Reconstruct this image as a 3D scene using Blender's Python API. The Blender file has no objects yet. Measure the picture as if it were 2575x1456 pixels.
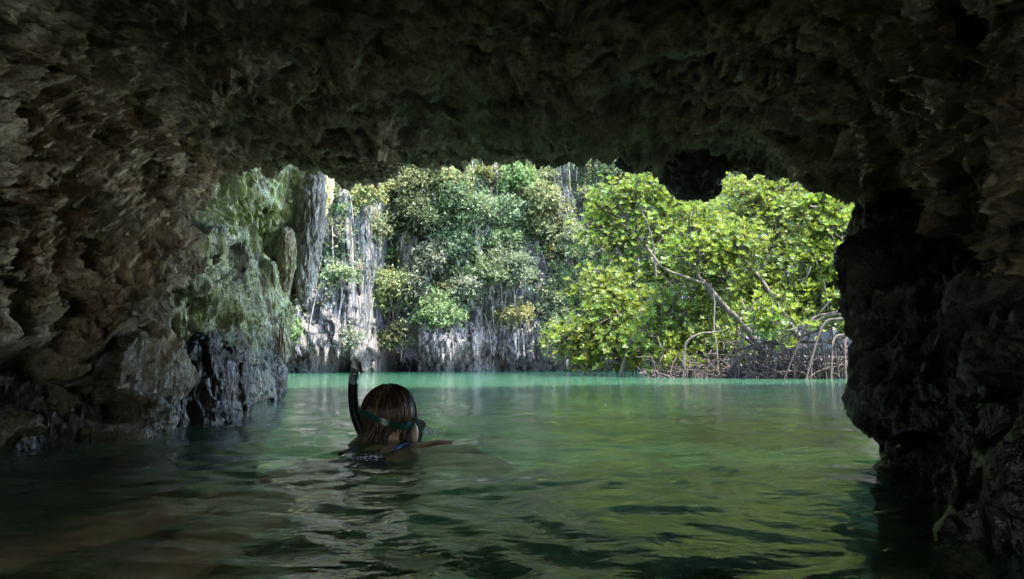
import bpy, math, random
import numpy as np
from mathutils import Vector, noise as mnoise
R = math.radians
rng = np.random.default_rng(7)
random.seed(7)
S = bpy.context.scene
COL = S.collection

# ------------------------------------------------------------------ camera, sky, sun, exposure
FPX, CAMZ, PITCH = 667.0, 0.22, math.atan(77.5/667)
cd = bpy.data.cameras.new('camera'); cam = bpy.data.objects.new('camera', cd); COL.objects.link(cam)
cam.location = (0, 0, CAMZ); cam.rotation_euler = (R(90)+PITCH, 0, 0)
cd.sensor_width = 36; cd.lens = FPX/1024*36; cd.clip_start = 0.02; cd.clip_end = 500
S.camera = cam
SUN = Vector((0.30, -0.30, 0.90)).normalized()      # direction towards the sun
el = math.asin(SUN.z); az = math.atan2(SUN.x, SUN.y)
w = bpy.data.worlds.new('World'); S.world = w; w.use_nodes = True
nt = w.node_tree; nt.nodes.clear()
sky = nt.nodes.new('ShaderNodeTexSky'); sky.sky_type = 'NISHITA'; sky.sun_disc = False
sky.sun_elevation = el; sky.sun_rotation = az; sky.air_density = 1.0; sky.dust_density = 1.0
bg = nt.nodes.new('ShaderNodeBackground'); bg.inputs[1].default_value = 0.15
out = nt.nodes.new('ShaderNodeOutputWorld')
nt.links.new(sky.outputs[0], bg.inputs[0]); nt.links.new(bg.outputs[0], out.inputs[0])
sl = bpy.data.lights.new('sun', 'SUN'); sl.energy = 2.2; sl.angle = R(0.5); sl.color = (1.0, 0.91, 0.79)
so = bpy.data.objects.new('sun', sl); COL.objects.link(so)
so.rotation_euler = (-SUN).to_track_quat('-Z', 'Y').to_euler(); so.location = (10, -10, 40)
vs = S.view_settings; vs.view_transform = 'Standard'; vs.look = 'None'; vs.gamma = 1; vs.use_curve_mapping = False
vs.exposure = 3.95
S.cycles.max_bounces = 10; S.cycles.diffuse_bounces = 7; S.cycles.glossy_bounces = 4
S.cycles.transmission_bounces = 6; S.cycles.transparent_max_bounces = 12
S.cycles.use_denoising = True; S.cycles.sample_clamp_indirect = 10.0; S.cycles.caustics_reflective = True
S.cycles.use_adaptive_sampling = False

# ------------------------------------------------------------------ helpers
def at(px, py, Y):
    "point of the place at distance Y seen at a photo position (2575 x 1456)"
    cx = (px-1287.5)/2575*1024; cy = (728-py)/1456*579
    dy = FPX*math.cos(PITCH) - cy*math.sin(PITCH); dz = FPX*math.sin(PITCH) + cy*math.cos(PITCH)
    k = Y/dy
    return (cx*k, Y, CAMZ + dz*k)
def atw(px, py):
    "point on the water plane"
    a = at(px, py, 1.0); t = CAMZ/(CAMZ-a[2])
    return (a[0]*t, t, 0.0)

_perm = np.random.default_rng(3).permutation(256).astype(np.int64)
_perm = np.concatenate([_perm, _perm, _perm])
_g = np.random.default_rng(4).normal(size=(256, 3)); _g /= np.linalg.norm(_g, axis=1)[:, None]
def perlin(p):
    i = np.floor(p).astype(np.int64); f = p-i; i &= 255
    u = f*f*f*(f*(f*6-15)+10)
    r = 0
    for dx in (0, 1):
        wx = u[:, 0] if dx else 1-u[:, 0]
        for dy in (0, 1):
            wy = u[:, 1] if dy else 1-u[:, 1]
            for dz in (0, 1):
                wz = u[:, 2] if dz else 1-u[:, 2]
                h = _perm[_perm[_perm[(i[:, 0]+dx) & 255]+((i[:, 1]+dy) & 255)]+((i[:, 2]+dz) & 255)]
                g = _g[h]
                r = r + wx*wy*wz*(g[:, 0]*(f[:, 0]-dx)+g[:, 1]*(f[:, 1]-dy)+g[:, 2]*(f[:, 2]-dz))
    return r*1.6
def fbm(p, o=4, gain=.5, lac=2.03):
    a, r = 1.0, 0
    for k in range(o):
        r = r + a*perlin(p+k*17.3); p = p*lac; a *= gain
    return r
def ridged(p, o=4, gain=.5):
    a, r = 1.0, 0
    for k in range(o):
        r = r + a*(1-2*np.abs(perlin(p+k*9.7))); p = p*2.07; a *= gain
    return r
_cell = np.random.default_rng(5).random((256, 3))
def worley(p):
    "distance to the nearest feature point"
    i = np.floor(p).astype(np.int64); f = p-i
    best = np.full(len(p), 9.0)
    for dx in (-1, 0, 1):
        for dy in (-1, 0, 1):
            for dz in (-1, 0, 1):
                h = _perm[_perm[_perm[(i[:, 0]+dx) & 255]+((i[:, 1]+dy) & 255)]+((i[:, 2]+dz) & 255)]
                c = _cell[h]
                d = (dx+c[:, 0]-f[:, 0])**2+(dy+c[:, 1]-f[:, 1])**2+(dz+c[:, 2]-f[:, 2])**2
                best = np.minimum(best, d)
    return np.sqrt(best)
def sstep(a, b, x):
    t = np.clip((x-a)/(b-a), 0, 1); return t*t*(3-2*t)

def mesh_np(name, V, F, mat=None, parent=None, smooth=True, attrs=None):
    "V (n,3) array, F (m,k) array of equal sided faces -> one mesh object"
    V = np.asarray(V, np.float32); F = np.asarray(F, np.int32)
    me = bpy.data.meshes.new(name)
    me.vertices.add(len(V)); me.vertices.foreach_set('co', V.ravel())
    k = F.shape[1]
    me.loops.add(F.size); me.loops.foreach_set('vertex_index', F.ravel())
    me.polygons.add(len(F)); me.polygons.foreach_set('loop_start', np.arange(0, F.size, k, dtype=np.int32))
    me.polygons.foreach_set('use_smooth', np.full(len(F), smooth))
    me.update(calc_edges=True)
    for an, (dom, arr) in (attrs or {}).items():
        at_ = me.attributes.new(an, 'FLOAT', dom); at_.data.foreach_set('value', np.asarray(arr, np.float32))
    if mat: me.materials.append(mat)
    o = bpy.data.objects.new(name, me); COL.objects.link(o)
    if parent: o.parent = parent
    return o
def empty(name, loc=(0, 0, 0)):
    o = bpy.data.objects.new(name, None); COL.objects.link(o); o.location = loc; o.empty_display_size = .1
    return o
def tag(o, label=None, cat=None, group=None, kind=None):
    if label: o['label'] = label
    if cat: o['category'] = cat
    if group: o['group'] = group
    if kind: o['kind'] = kind
    return o
def cr(P, t):
    "Catmull-Rom along axis 0 of P at parameters t (0..n-1)"
    n = len(P); i = np.clip(np.floor(t).astype(int), 0, n-2); f = (t-i)
    sh = (len(t),)+(1,)*(P.ndim-1); f = f.reshape(sh)
    p0 = P[np.maximum(i-1, 0)]; p1 = P[i]; p2 = P[i+1]; p3 = P[np.minimum(i+2, n-1)]
    return 0.5*((2*p1)+(p2-p0)*f+(2*p0-5*p1+4*p2-p3)*f*f+(3*p1-p0-3*p2+p3)*f**3)
def params(weights, n):
    "n parameters over len(weights) segments, weights say how dense each segment is"
    c = np.concatenate([[0], np.cumsum(weights)]); return np.interp(np.linspace(0, c[-1], n), c, np.arange(len(c)))
def grid_faces(nu, nv):
    a = np.arange(nu*nv).reshape(nu, nv)
    return np.stack([a[:-1, :-1], a[1:, :-1], a[1:, 1:], a[:-1, 1:]], -1).reshape(-1, 4)
def grid_normals(G):
    du = np.gradient(G, axis=0); dv = np.gradient(G, axis=1)
    n = np.cross(du, dv); return n/(np.linalg.norm(n, axis=2, keepdims=True)+1e-9)
def sheet(ctrl, wu, wv, nu, nv):
    P = np.array(ctrl, float); A = cr(P, params(wu, nu)); A = cr(np.swapaxes(A, 0, 1), params(wv, nv))
    return np.swapaxes(A, 0, 1)

# ------------------------------------------------------------------ node materials
class NT:
    def __init__(s, name):
        s.m = bpy.data.materials.new(name); s.m.use_nodes = True; s.t = s.m.node_tree; s.t.nodes.clear()
        s.out = s.t.nodes.new('ShaderNodeOutputMaterial')
    def n(s, typ, _p=None, **inp):
        nd = s.t.nodes.new('ShaderNode'+typ)
        for k, v in (_p or {}).items(): setattr(nd, k, v)
        for k, v in inp.items():
            k = k.replace('_', ' ')
            key = int(k[1:]) if k[0] == 'i' and k[1:].isdigit() else k
            if isinstance(v, bpy.types.NodeSocket): s.t.links.new(v, nd.inputs[key])
            else: nd.inputs[key].default_value = v
        return nd
    def pos(s, sc=(1, 1, 1)):
        c = s.n('TexCoord'); return s.n('Mapping', i0=c.outputs['Object'], i3=sc).outputs[0]
    def noise(s, v, scale, det=6, rough=.6, dist=0):
        return s.n('TexNoise', i0=v, Scale=scale, Detail=det, Roughness=rough, Distortion=dist).outputs['Fac']
    def ramp(s, f, stops, interp='LINEAR'):
        r = s.n('ValToRGB', Fac=f); e = r.color_ramp; e.interpolation = interp
        while len(e.elements) < len(stops): e.elements.new(.5)
        for el_, (p, c) in zip(e.elements, stops):
            el_.position = p; el_.color = (*c, 1) if isinstance(c, tuple) else (c, c, c, 1)
        return r.outputs[0]
    def mix(s, f, a, b, mode='MIX'):
        m = s.n('MixRGB', {'blend_type': mode}, Fac=f)
        for k, v in ((1, a), (2, b)):
            if isinstance(v, bpy.types.NodeSocket): s.t.links.new(v, m.inputs[k])
            else: m.inputs[k].default_value = (*v, 1) if isinstance(v, tuple) else (v, v, v, 1)
        return m.outputs[0]
    def math(s, op, a, b=0.0, clamp=False):
        return s.n('Math', {'operation': op, 'use_clamp': clamp}, i0=a, i1=b).outputs[0]
    def attr(s, name): return s.n('Attribute', {'attribute_name': name}).outputs['Fac']
    def z(s): return s.n('SeparateXYZ', i0=s.n('NewGeometry').outputs['Position']).outputs[2]
    def xyz(s): return s.n('SeparateXYZ', i0=s.n('NewGeometry').outputs['Position']).outputs
    def bump(s, h, dist, strength=1.0, nrm=None):
        b = s.n('Bump', Height=h, Distance=dist, Strength=strength)
        if nrm: s.t.links.new(nrm, b.inputs['Normal'])
        return b.outputs[0]
    def finish(s, sh, vol=None):
        if sh is not None: s.t.links.new(sh, s.out.inputs[0])
        if vol is not None: s.t.links.new(vol, s.out.inputs[1])
        return s.m

def rock_mat(name, stretch=(1, 1, 1), base=((.16, .14, .11), (.42, .38, .31), (.60, .56, .47)), moss=(.10, .14, .035),
             moss_lo=.52, moss_hi=.68, wet_z=.35, s=1.0, bump=1.0, stain=(.10, .06, .035)):
    t = NT(name); p = t.pos(tuple(k*s for k in stretch))
    n1 = t.noise(p, 2.2, 8, .62); n2 = t.noise(p, 9.0, 7, .65, .1); n3 = t.noise(p, 34.0, 5, .7)
    f = t.math('ADD', t.math('MULTIPLY', n1, .45), t.math('MULTIPLY', n2, .55))
    c = t.ramp(f, [(.36, base[0]), (.5, base[1]), (.66, base[2])])
    ms = t.ramp(t.noise(p, 1.3, 6, .65, .8), [(moss_lo, 0.), (moss_hi, .85)])
    c = t.mix(ms, c, t.mix(n3, moss, tuple(k*2.2 for k in moss)))
    cr_ = t.attr('relief_tone')  # pits coloured darker and ridges paler, following the relief
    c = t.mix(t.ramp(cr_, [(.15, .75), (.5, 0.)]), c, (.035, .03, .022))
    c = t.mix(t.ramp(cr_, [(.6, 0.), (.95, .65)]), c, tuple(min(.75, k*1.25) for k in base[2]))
    st = t.ramp(t.noise(t.pos((stretch[0]*1.7*s, stretch[1]*1.7*s, stretch[2]*.6*s)), 2.0, 5, .6, .4), [(.56, 0.), (.66, .7)])
    c = t.mix(st, c, stain)
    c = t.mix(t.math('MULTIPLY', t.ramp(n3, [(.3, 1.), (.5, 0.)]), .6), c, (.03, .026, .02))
    # wet band at the waterline: darker and glossier rock, with dark algae
    zz = t.math('ADD', t.z(), t.math('MULTIPLY', t.math('SUBTRACT', n1, .5), .5*wet_z/.35))
    wet = t.ramp(t.math('DIVIDE', zz, max(wet_z, .01)*2), [(.25, 1.), (.75, 0.)])
    c = t.mix(t.math('MULTIPLY', wet, .72), c, (.022, .019, .019))
    rough = t.math('SUBTRACT', .82, t.math('MULTIPLY', wet, .60))
    v = t.n('TexVoronoi', {'feature': 'SMOOTH_F1'}, i0=p, Scale=16.0, Randomness=1.0, Smoothness=.4).outputs['Distance']
    b = t.bump(v, .022/s*bump, .9)
    v2 = t.n('TexVoronoi', {'feature': 'F1'}, i0=p, Scale=38.0, Randomness=1.0).outputs['Distance']
    b = t.bump(v2, .012/s*bump, .9, b)
    b = t.bump(n2, .04/s*bump, .8, b)
    b = t.bump(n3, .015/s*bump, .9, b)
    pr = t.n('BsdfPrincipled', Base_Color=c, Roughness=rough, Normal=b)
    t.t.links.new(t.math('ADD', .25, t.math('MULTIPLY', wet, .45)), pr.inputs['Specular IOR Level'])
    return t.finish(pr.outputs[0])

M = {}
M['ceiling'] = rock_mat('ceiling_rock', (1, .8, 1.3), base=((.13, .085, .045), (.34, .25, .145), (.52, .42, .27)), moss=(.15, .15, .03), moss_lo=.54, moss_hi=.78, bump=1.5)
M['wall'] = rock_mat('wall_rock', (1.3, 1.3, .6), base=((.14, .095, .055), (.38, .285, .175), (.58, .48, .32)), moss=(.15, .17, .05), moss_lo=.52, moss_hi=.7, bump=1.4)
M['panel'] = rock_mat('algae_rock', (1.3, 1.3, .45), base=((.27, .27, .14), (.46, .47, .28), (.66, .66, .44)), moss=(.25, .29, .09),
                      moss_lo=.40, moss_hi=.62, bump=1.2)
M['wet'] = rock_mat('wet_rock', (1.5, 1.5, .5), base=((.04, .035, .03), (.11, .09, .075), (.2, .17, .15)), moss_lo=.56, moss_hi=.7, wet_z=.7, bump=1.5)
M['dark'] = rock_mat('shade_dark_rock', (1, 1, .8), base=((.02, .018, .014), (.05, .043, .033), (.10, .087, .067)), moss_lo=.6, moss_hi=.8)  # rock with shade put into its colour, for faces turned from the daylight
M['curtain'] = rock_mat('curtain_rock', (1.2, 1.2, .7), base=((.14, .12, .095), (.26, .235, .19), (.40, .37, .31)), moss_lo=.6, moss_hi=.8)
def cliff_mat():
    t = NT('cliff_limestone'); p = t.pos((1, 1, .38)); q = t.pos((1, 1, .9))
    n1 = t.noise(p, .9, 8, .6, .4); n2 = t.noise(p, 4.0, 6, .65); n3 = t.noise(q, 9.0, 5, .7)
    f = t.math('ADD', t.math('MULTIPLY', n1, .5), t.math('MULTIPLY', n2, .5))
    c = t.ramp(f, [(.38, (.05, .055, .062)), (.45, (.12, .125, .13)), (.53, (.22, .22, .215)), (.64, (.40, .385, .36))])
    c = t.mix(t.ramp(t.noise(q, .5, 5, .6, .5), [(.52, 0.), (.66, .6)]), c, (.13, .15, .07))
    c = t.mix(t.ramp(t.noise(t.pos((1.2, 1.2, .25)), .7, 5, .6), [(.56, 0.), (.68, .55)]), c, (.36, .26, .19))
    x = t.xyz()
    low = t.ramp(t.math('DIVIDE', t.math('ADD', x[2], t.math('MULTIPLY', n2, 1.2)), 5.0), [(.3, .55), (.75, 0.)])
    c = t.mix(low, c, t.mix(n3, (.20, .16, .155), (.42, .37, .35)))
    vo = t.n('TexVoronoi', {'feature': 'DISTANCE_TO_EDGE'}, i0=t.pos((1, 1, .28)), Scale=2.3, Randomness=1.0).outputs['Distance']
    vo2 = t.n('TexVoronoi', {'feature': 'DISTANCE_TO_EDGE'}, i0=t.pos((1, 1, .45)), Scale=5.5, Randomness=1.0).outputs['Distance']
    c = t.mix(t.ramp(vo, [(.0, .85), (.07, 0.)]), c, (.02, .022, .024))
    c = t.mix(t.ramp(vo2, [(.0, .6), (.08, 0.)]), c, (.04, .042, .044))
    c = t.mix(t.attr('pale'), c, (.78, .79, .78))
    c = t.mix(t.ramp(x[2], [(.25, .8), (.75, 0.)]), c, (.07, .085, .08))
    b = t.bump(n2, .5, 1.); b = t.bump(n3, .25, 1., b); b = t.bump(t.ramp(vo, [(0., 0.), (.12, 1.)]), .25, 1., b)
    return t.finish(t.n('BsdfPrincipled', Base_Color=c, Roughness=.85, Normal=b).outputs[0])
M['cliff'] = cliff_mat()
def leaf_mat(name, dark, mid, light, gloss=.45, trans=.35, hue=0.0):
    t = NT(name); a = t.attr('tint')
    oi = t.n('ObjectInfo').outputs['Random']
    c = t.ramp(a, [(0., dark), (.55, mid), (1., light)])
    if name != 'mangrove_leaf':
        P_ = t.n('NewGeometry').outputs['Position']
        c = t.mix(t.ramp(t.noise(P_, .55, 4, .6), [(.42, 0.), (.6, .75)]), c, t.ramp(a, [(0., (.03, .05, .02)), (.55, (.095, .125, .05)), (1., (.21, .24, .11))]))
        c = t.mix(t.ramp(t.noise(P_, 1.9, 3, .6), [(.5, 0.), (.62, .5)]), c, (.07, .12, .06))
    else:
        P_ = t.n('NewGeometry').outputs['Position']
        c = t.mix(t.ramp(t.noise(P_, 2.2, 3, .6), [(.52, 0.), (.66, .55)]), c, (.20, .19, .03))
        c = t.mix(t.ramp(t.noise(P_, 1.1, 3, .6), [(.5, 0.), (.62, .5)]), c, (.03, .085, .012))
    hv = t.n('HueSaturation', Hue=t.math('ADD', .5-.02, t.math('MULTIPLY', oi, .04)), Saturation=1.0,
             Value=t.math('ADD', .78 if name == 'mangrove_leaf' else .50, t.math('MULTIPLY', oi, .42)), Color=c).outputs[0]
    pr = t.n('BsdfPrincipled', Base_Color=hv, Roughness=gloss)
    pr.inputs['Specular IOR Level'].default_value = .5
    tr = t.n('BsdfTranslucent', Color=t.mix(.5, hv, tuple(min(1, k*1.6) for k in light)))
    return t.finish(t.n('MixShader', i0=trans, i1=pr.outputs[0], i2=tr.outputs[0]).outputs[0])
M['mangrove_leaf'] = leaf_mat('mangrove_leaf', (.020, .050, .006), (.068, .13, .012), (.18, .22, .025), .38, .40)
def bark_mat(name, a, b):
    t = NT(name); p = t.pos((1, 1, .5)); n1 = t.noise(p, 9, 6, .6); n2 = t.noise(p, 60, 4, .6)
    c = t.ramp(n1, [(.35, a), (.65, b)])
    return t.finish(t.n('BsdfPrincipled', Base_Color=c, Roughness=.8, Normal=t.bump(n2, .01, .8)).outputs[0])
M['bark'] = bark_mat('mangrove_bark', (.025, .022, .016), (.085, .074, .052))
M['root'] = bark_mat('mangrove_root', (.007, .005, .004), (.036, .022, .016))
M['cliff_bark'] = bark_mat('cliff_bark', (.12, .11, .09), (.32, .29, .25))
M['dead_root'] = bark_mat('dangling_root', (.10, .07, .03), (.26, .18, .08))
def plain(name, col, rough=.5, spec=.5, metal=0, bumpy=0, coat=0):
    t = NT(name)
    pr = t.n('BsdfPrincipled', Base_Color=(*col, 1), Roughness=rough, Metallic=metal)
    pr.inputs['Specular IOR Level'].default_value = spec; pr.inputs['Coat Weight'].default_value = coat
    if bumpy:
        t.t.links.new(t.bump(t.noise(t.pos(), 60, 4, .6), bumpy, .6), pr.inputs['Normal'])
    return t.finish(pr.outputs[0])
M['rubber'] = plain('black_rubber', (.012, .014, .018), .35)
M['navy'] = plain('navy_swimsuit', (.012, .018, .07), .45)
M['blue_trim'] = plain('blue_trim', (.02, .16, .5), .4)
M['silver'] = plain('silver_tip', (.42, .47, .50), .28, metal=.6, bumpy=.002)
M['strap'] = plain('mask_strap', (.01, .07, .06), .3)
M['buckle'] = plain('mask_buckle', (.02, .13, .12), .25)
def skin_mat():
    t = NT('wet_skin'); n1 = t.noise(t.pos(), 14, 4, .6); n2 = t.noise(t.pos(), 120, 3, .6)
    c = t.ramp(n1, [(.35, (.52, .31, .21)), (.65, (.74, .52, .39))])
    pr = t.n('BsdfPrincipled', Base_Color=c, Roughness=.32, Normal=t.bump(n2, .002, .5))
    pr.inputs['Subsurface Weight'].default_value = .1; pr.inputs['Subsurface Radius'].default_value = (.02, .008, .004)
    pr.inputs['Subsurface Scale'].default_value = .5; pr.inputs['Coat Weight'].default_value = .4; pr.inputs['Coat Roughness'].default_value = .12
    return t.finish(pr.outputs[0])
M['skin'] = skin_mat()
def hair_mat():
    t = NT('wet_brown_hair'); a = t.attr('tint')
    c = t.ramp(a, [(0., (.010, .006, .004)), (.6, (.05, .026, .014)), (1., (.30, .17, .09))])
    pr = t.n('BsdfPrincipled', Base_Color=c, Roughness=.36); pr.inputs['Specular IOR Level'].default_value = .7
    return t.finish(pr.outputs[0])
M['hair'] = hair_mat()
def bed_mat():
    t = NT('lagoon_bed'); p = t.pos(); n1 = t.noise(p, 1.6, 7, .65, .5); n2 = t.noise(p, 8, 6, .65)
    c = t.ramp(n1, [(.36, (.07, .16, .09)), (.5, (.30, .42, .22)), (.62, (.60, .66, .40))])
    c = t.mix(t.ramp(n2, [(.4, .6), (.6, 0.)]), c, (.03, .06, .035))
    y = t.xyz()[1]
    far = t.n('MapRange', i0=y, i1=4.0, i2=8.0, i3=0., i4=1.).outputs[0]
    c = t.mix(far, c, t.mix(t.ramp(n1, [(.36, 0.), (.62, 1.)]), (.010, .040, .024), (.055, .115, .050)))
    return t.finish(t.n('BsdfPrincipled', Base_Color=c, Roughness=.9, Normal=t.bump(n2, .08)).outputs[0])
M['bed'] = bed_mat()
def water_mat():
    t = NT('lagoon_water'); x = t.xyz(); P = t.n('NewGeometry').outputs['Position']
    # fine ripples, calmer and longer out in the lagoon
    pa = t.n('Mapping', i0=P, i3=(1, 1.5, 1)).outputs[0]
    n1 = t.noise(pa, 5.0, 3, .5, .6); n2 = t.noise(pa, 18.0, 3, .5, .3)
    n3 = t.noise(t.n('Mapping', i0=P, i3=(.35, 3.2, 1)).outputs[0], 6.0, 4, .6)
    b = t.bump(n1, .006, 1.0); b = t.bump(n2, .0026, 1.0, b); b = t.bump(t.noise(pa, 44.0, 2, .5), .0008, 1.0, b); b = t.bump(n3, .0018, 1.0, b)
    fr = t.n('Fresnel', IOR=1.333, Normal=b).outputs[0]
    gl = t.n('BsdfGlossy', Color=(1, 1, 1, 1), Roughness=.015, Normal=b).outputs[0]
    rf = t.n('BsdfRefraction', Color=(.84, 1, .86, 1), Roughness=.0, IOR=1.333, Normal=b).outputs[0]
    # suspended matter makes the lagoon turquoise; the shallow cave water is clearer
    turb = t.n('MapRange', i0=x[1], i1=3.0, i2=24.0, i3=.14, i4=.60).outputs[0]
    far = t.n('MapRange', i0=x[1], i1=3.0, i2=24.0, i3=0., i4=1.).outputs[0]
    dc = t.mix(far, (.14, .42, .25), (.009, .070, .048))  # near green made brighter, standing in for daylight scattered into the cave water
    df = t.n('BsdfDiffuse', Color=dc).outputs[0]
    tp = t.n('BsdfTransparent', Color=(.80, 1, .86, 1)).outputs[0]
    clear = t.n('MixShader', i0=.20, i1=rf, i2=tp).outputs[0]
    body = t.n('MixShader', i0=turb, i1=clear, i2=df).outputs[0]
    return t.finish(t.n('MixShader', i0=fr, i1=body, i2=gl).outputs[0])
M['water'] = water_mat()

# ------------------------------------------------------------------ cave roof and near left wall (one rock sheet, cut in two)
def rock_disp(G, amp=1.0, st=(1, 1, 1), big=.16, scallop=.05, fine=.03, seed=0.):
    N = grid_normals(G); n = G.shape[0]*G.shape[1]
    p = G.reshape(n, 3)*np.array(st)+seed
    q = p + .10*np.stack([perlin(p*1.7+3), perlin(p*1.7+31), perlin(p*1.7+77)], 1)
    d = big*(fbm(q*1.1, 3)+.5*ridged(q*1.9, 2)-.4)
    wy = worley(q*np.array([3.4, 3.4, 3.4])); wz = worley(q*8.5+5)
    mk_ = sstep(-.15, .4, perlin(p*.75+9)+.10*perlin(p*3.+2))
    d = d + scallop*(1.2-2.0*wy)*-1.0*(.35+.65*mk_)
    rt = np.stack([q[:, 0]*.8+q[:, 1]*.45, q[:, 1]*.9-q[:, 0]*.5, q[:, 2]], 1)
    d = d + fine*.7*(ridged(rt*np.array([1.6, 6.5, 3.0])+60, 4, .6)-.8)*(1.2-mk_)
    d = d - scallop*.5*(.5-wz)
    wc = worley(q*np.array([15., 15., 15.])+2)
    d = d + fine*(ridged(q*7.0, 4, .6)-.6)*.6 + fine*1.4*(np.minimum(wc, .75)-.5)*sstep(-.1, .35, perlin(p*1.1+70))
    pit = sstep(.12, .0, worley(p*1.7+13)-.16)
    d = d - .10*pit*sstep(0, .3, perlin(p*.9+50))
    global RELIEF_TONE
    fl = ridged(q*np.array([6., 6., 2.2])+40, 3, .6)
    sk = ridged(rt*np.array([2.2, 9., 4.])+90, 4, .65)
    RELIEF_TONE = np.clip(.42+((wc-.5)*1.3+(wz-.45)*.8)*(.3+.7*mk_)+(fl-.5)*.15+(sk-.7)*.34*(1.15-mk_), 0, 1)
    return G + N*(amp*d).reshape(G.shape[0], G.shape[1], 1)

# columns run round the vault: waterline left, up the left wall, over the roof, down to the right lip
ROOF = [  # E (near)            F                    G                   H (lip)
 (atw(20, 1190), atw(200, 1165), atw(320, 1160), atw(350, 1120)),
 (atw(40, 1130), atw(200, 1112), (at(325, 1085, 2.10)), (at(345, 1060, 2.45))),
 (at(40, 880, 1.82), at(170, 880, 2.0), at(265, 870, 2.15), at(300, 855, 2.5)),
 (at(20, 650, 1.85), at(180, 660, 2.1), at(335, 690, 2.4), at(402, 650, 2.7)),
 (at(40, 430, 1.95), at(180, 450, 2.3), at(300, 500, 2.65), at(398, 540, 3.0)),
 (at(130, 150, 2.3), at(240, 250, 2.65), at(370, 370, 3.2), at(470, 468, 3.8)),
 (at(350, -60, 2.6), at(430, 120, 3.1), at(520, 300, 3.9), at(590, 412, 4.6)),
 (at(760, -80, 2.8), at(770, 130, 3.4), at(780, 320, 4.3), at(800, 420, 5.0)),
 (at(890, -90, 2.8), at(890, 130, 3.4), at(880, 335, 4.3), at(890, 443, 5.0)),
 (at(1000, -100, 2.8), at(1000, 130, 3.4), at(1000, 330, 4.3), at(1010, 428, 5.0)),
 (at(1180, -100, 2.8), at(1180, 130, 3.4), at(1180, 320, 4.4), at(1190, 399, 5.1)),
 (at(1400, -100, 2.8), at(1400, 130, 3.4), at(1400, 330, 4.3), at(1400, 408, 5.0)),
 (at(1560, -110, 2.7), at(1570, 110, 3.3), at(1570, 320, 4.1), at(1560, 400, 4.8)),
 (at(1680, -120, 2.6), at(1700, 100, 3.1), at(1710, 310, 3.8), at(1700, 418, 4.4)),
 (at(1790, -120, 2.5), at(1820, 100, 2.9), at(1840, 310, 3.5), at(1840, 446, 4.1)),
 (at(1920, -120, 2.3), at(1970, 100, 2.6), at(2000, 340, 3.1), at(2000, 452, 3.6)),
 (at(2100, -120, 2.05), at(2130, 120, 2.3), at(2140, 350, 2.7), at(2120, 462, 3.0)),
 (at(2330, -130, 1.8), at(2350, 100, 1.95), at(2340, 330, 2.15), at(2310, 465, 2.6)),
 (at(2500, -150, 1.5), at(2480, 130, 1.65), at(2450, 380, 1.8), at(2405, 532, 2.1)),
 (at(2660, -150, 1.25), at(2610, 150, 1.4), at(2570, 420, 1.5), at(2535, 645, 1.65)),
 (at(2900, 0, 1.05), at(2800, 300, 1.15), at(2720, 600, 1.25), at(2650, 790, 1.4)),
]
nc = len(ROOF)
ctrl = []
LIFT = {7: .02, 8: .01, 9: .045, 10: .05, 11: .05, 12: .045, 13: .03, 14: .055, 15: .05, 16: .03}
for i, (E, F, G_, H) in enumerate(ROOF):
    H = (H[0], H[1], H[2]+LIFT.get(i, 0))
    th = math.pi*(1-(i-1)/(nc-2)) if i else math.pi
    def ring(y, wx, hz): return (wx*math.cos(th), y, hz*math.sin(th) if i else -.9)
    if i == 0:
        E, F, G_, H = [(p[0], p[1], -.9) for p in (ROOF[1][0], ROOF[1][1], ROOF[1][2], ROOF[1][3])]
    A = ring(-3.6, .70, .78); B = ring(-3.0, 1.3, 1.25); C = ring(-1.4, 1.8, 1.8); D = ring(.2, 1.6, 1.6)
    if i == nc-1: D = (1.6, .3, .3)
    H = Vector(H)
    if i <= 5:      # back of the left buttress: runs away to the left
        I = H+Vector((-.25, .35, .05)); J = H+Vector((-1.2, .9, .2)); K = H+Vector((-4, 1.2, .5)); L = H+Vector((-9, 1.6, 2))
        if i == 5: J = H+Vector((-.9, 1.0, 1.2)); K = H+Vector((-3, 1.6, 6)); L = H+Vector((-5, 2, 8.5))
    elif i < 16:
        I = H+Vector((0, .18, .10)); J = H+Vector((0, .45, .9)); K = H+Vector((0, .45, 2.2)); L = H+Vector((0, .1, 3.6))
    else:
        I = H+Vector((.02, .10, .15)); J = H+Vector((.1, .3, .9)); K = H+Vector((1.2, 1.2, 2.4)); L = H+Vector((2, 1.6, 5))
    if i == 16: J = H+Vector((0, .6, 1.0))
    ctrl.append([A, B, C, D, E, F, G_, tuple(H), tuple(I), tuple(J), tuple(K), tuple(L)])
G = sheet(ctrl, [2, 4, 5, 5, 5, 5, 5, 3, 3, 4, 4, 4, 3.5, 3.5, 4, 4, 4, 4, 4, 4], [.4, .8, 1, 2.2, 6, 6, 5, 1.2, 1.2, 1.5, 1.2], 860, 560)
uu, vv = np.meshgrid(np.linspace(0, 1, 860), np.linspace(0, 1, 560), indexing='ij')
G0 = G.copy()
Gd = rock_disp(G, -1.0, (1, 1, 1), .12, .09, .075)
G = Gd
F_ = grid_faces(860, 560)
cen = G.reshape(-1, 3)[F_].mean(1)
iu = (F_[:, 0]//560)
cut = np.interp(6, np.arange(len(params([2, 4, 5, 5, 5, 5, 5, 3, 3, 4, 4, 4, 3.5, 3.5, 4, 4, 4, 4, 4, 4], 860))), params([2, 4, 5, 5, 5, 5, 5, 3, 3, 4, 4, 4, 3.5, 3.5, 4, 4, 4, 4, 4, 4], 860))
pu = params([2, 4, 5, 5, 5, 5, 5, 3, 3, 4, 4, 4, 3.5, 3.5, 4, 4, 4, 4, 4, 4], 860)
left = pu[iu] < 4.6
ROOF_RELIEF_TONE = RELIEF_TONE.copy()
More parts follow.
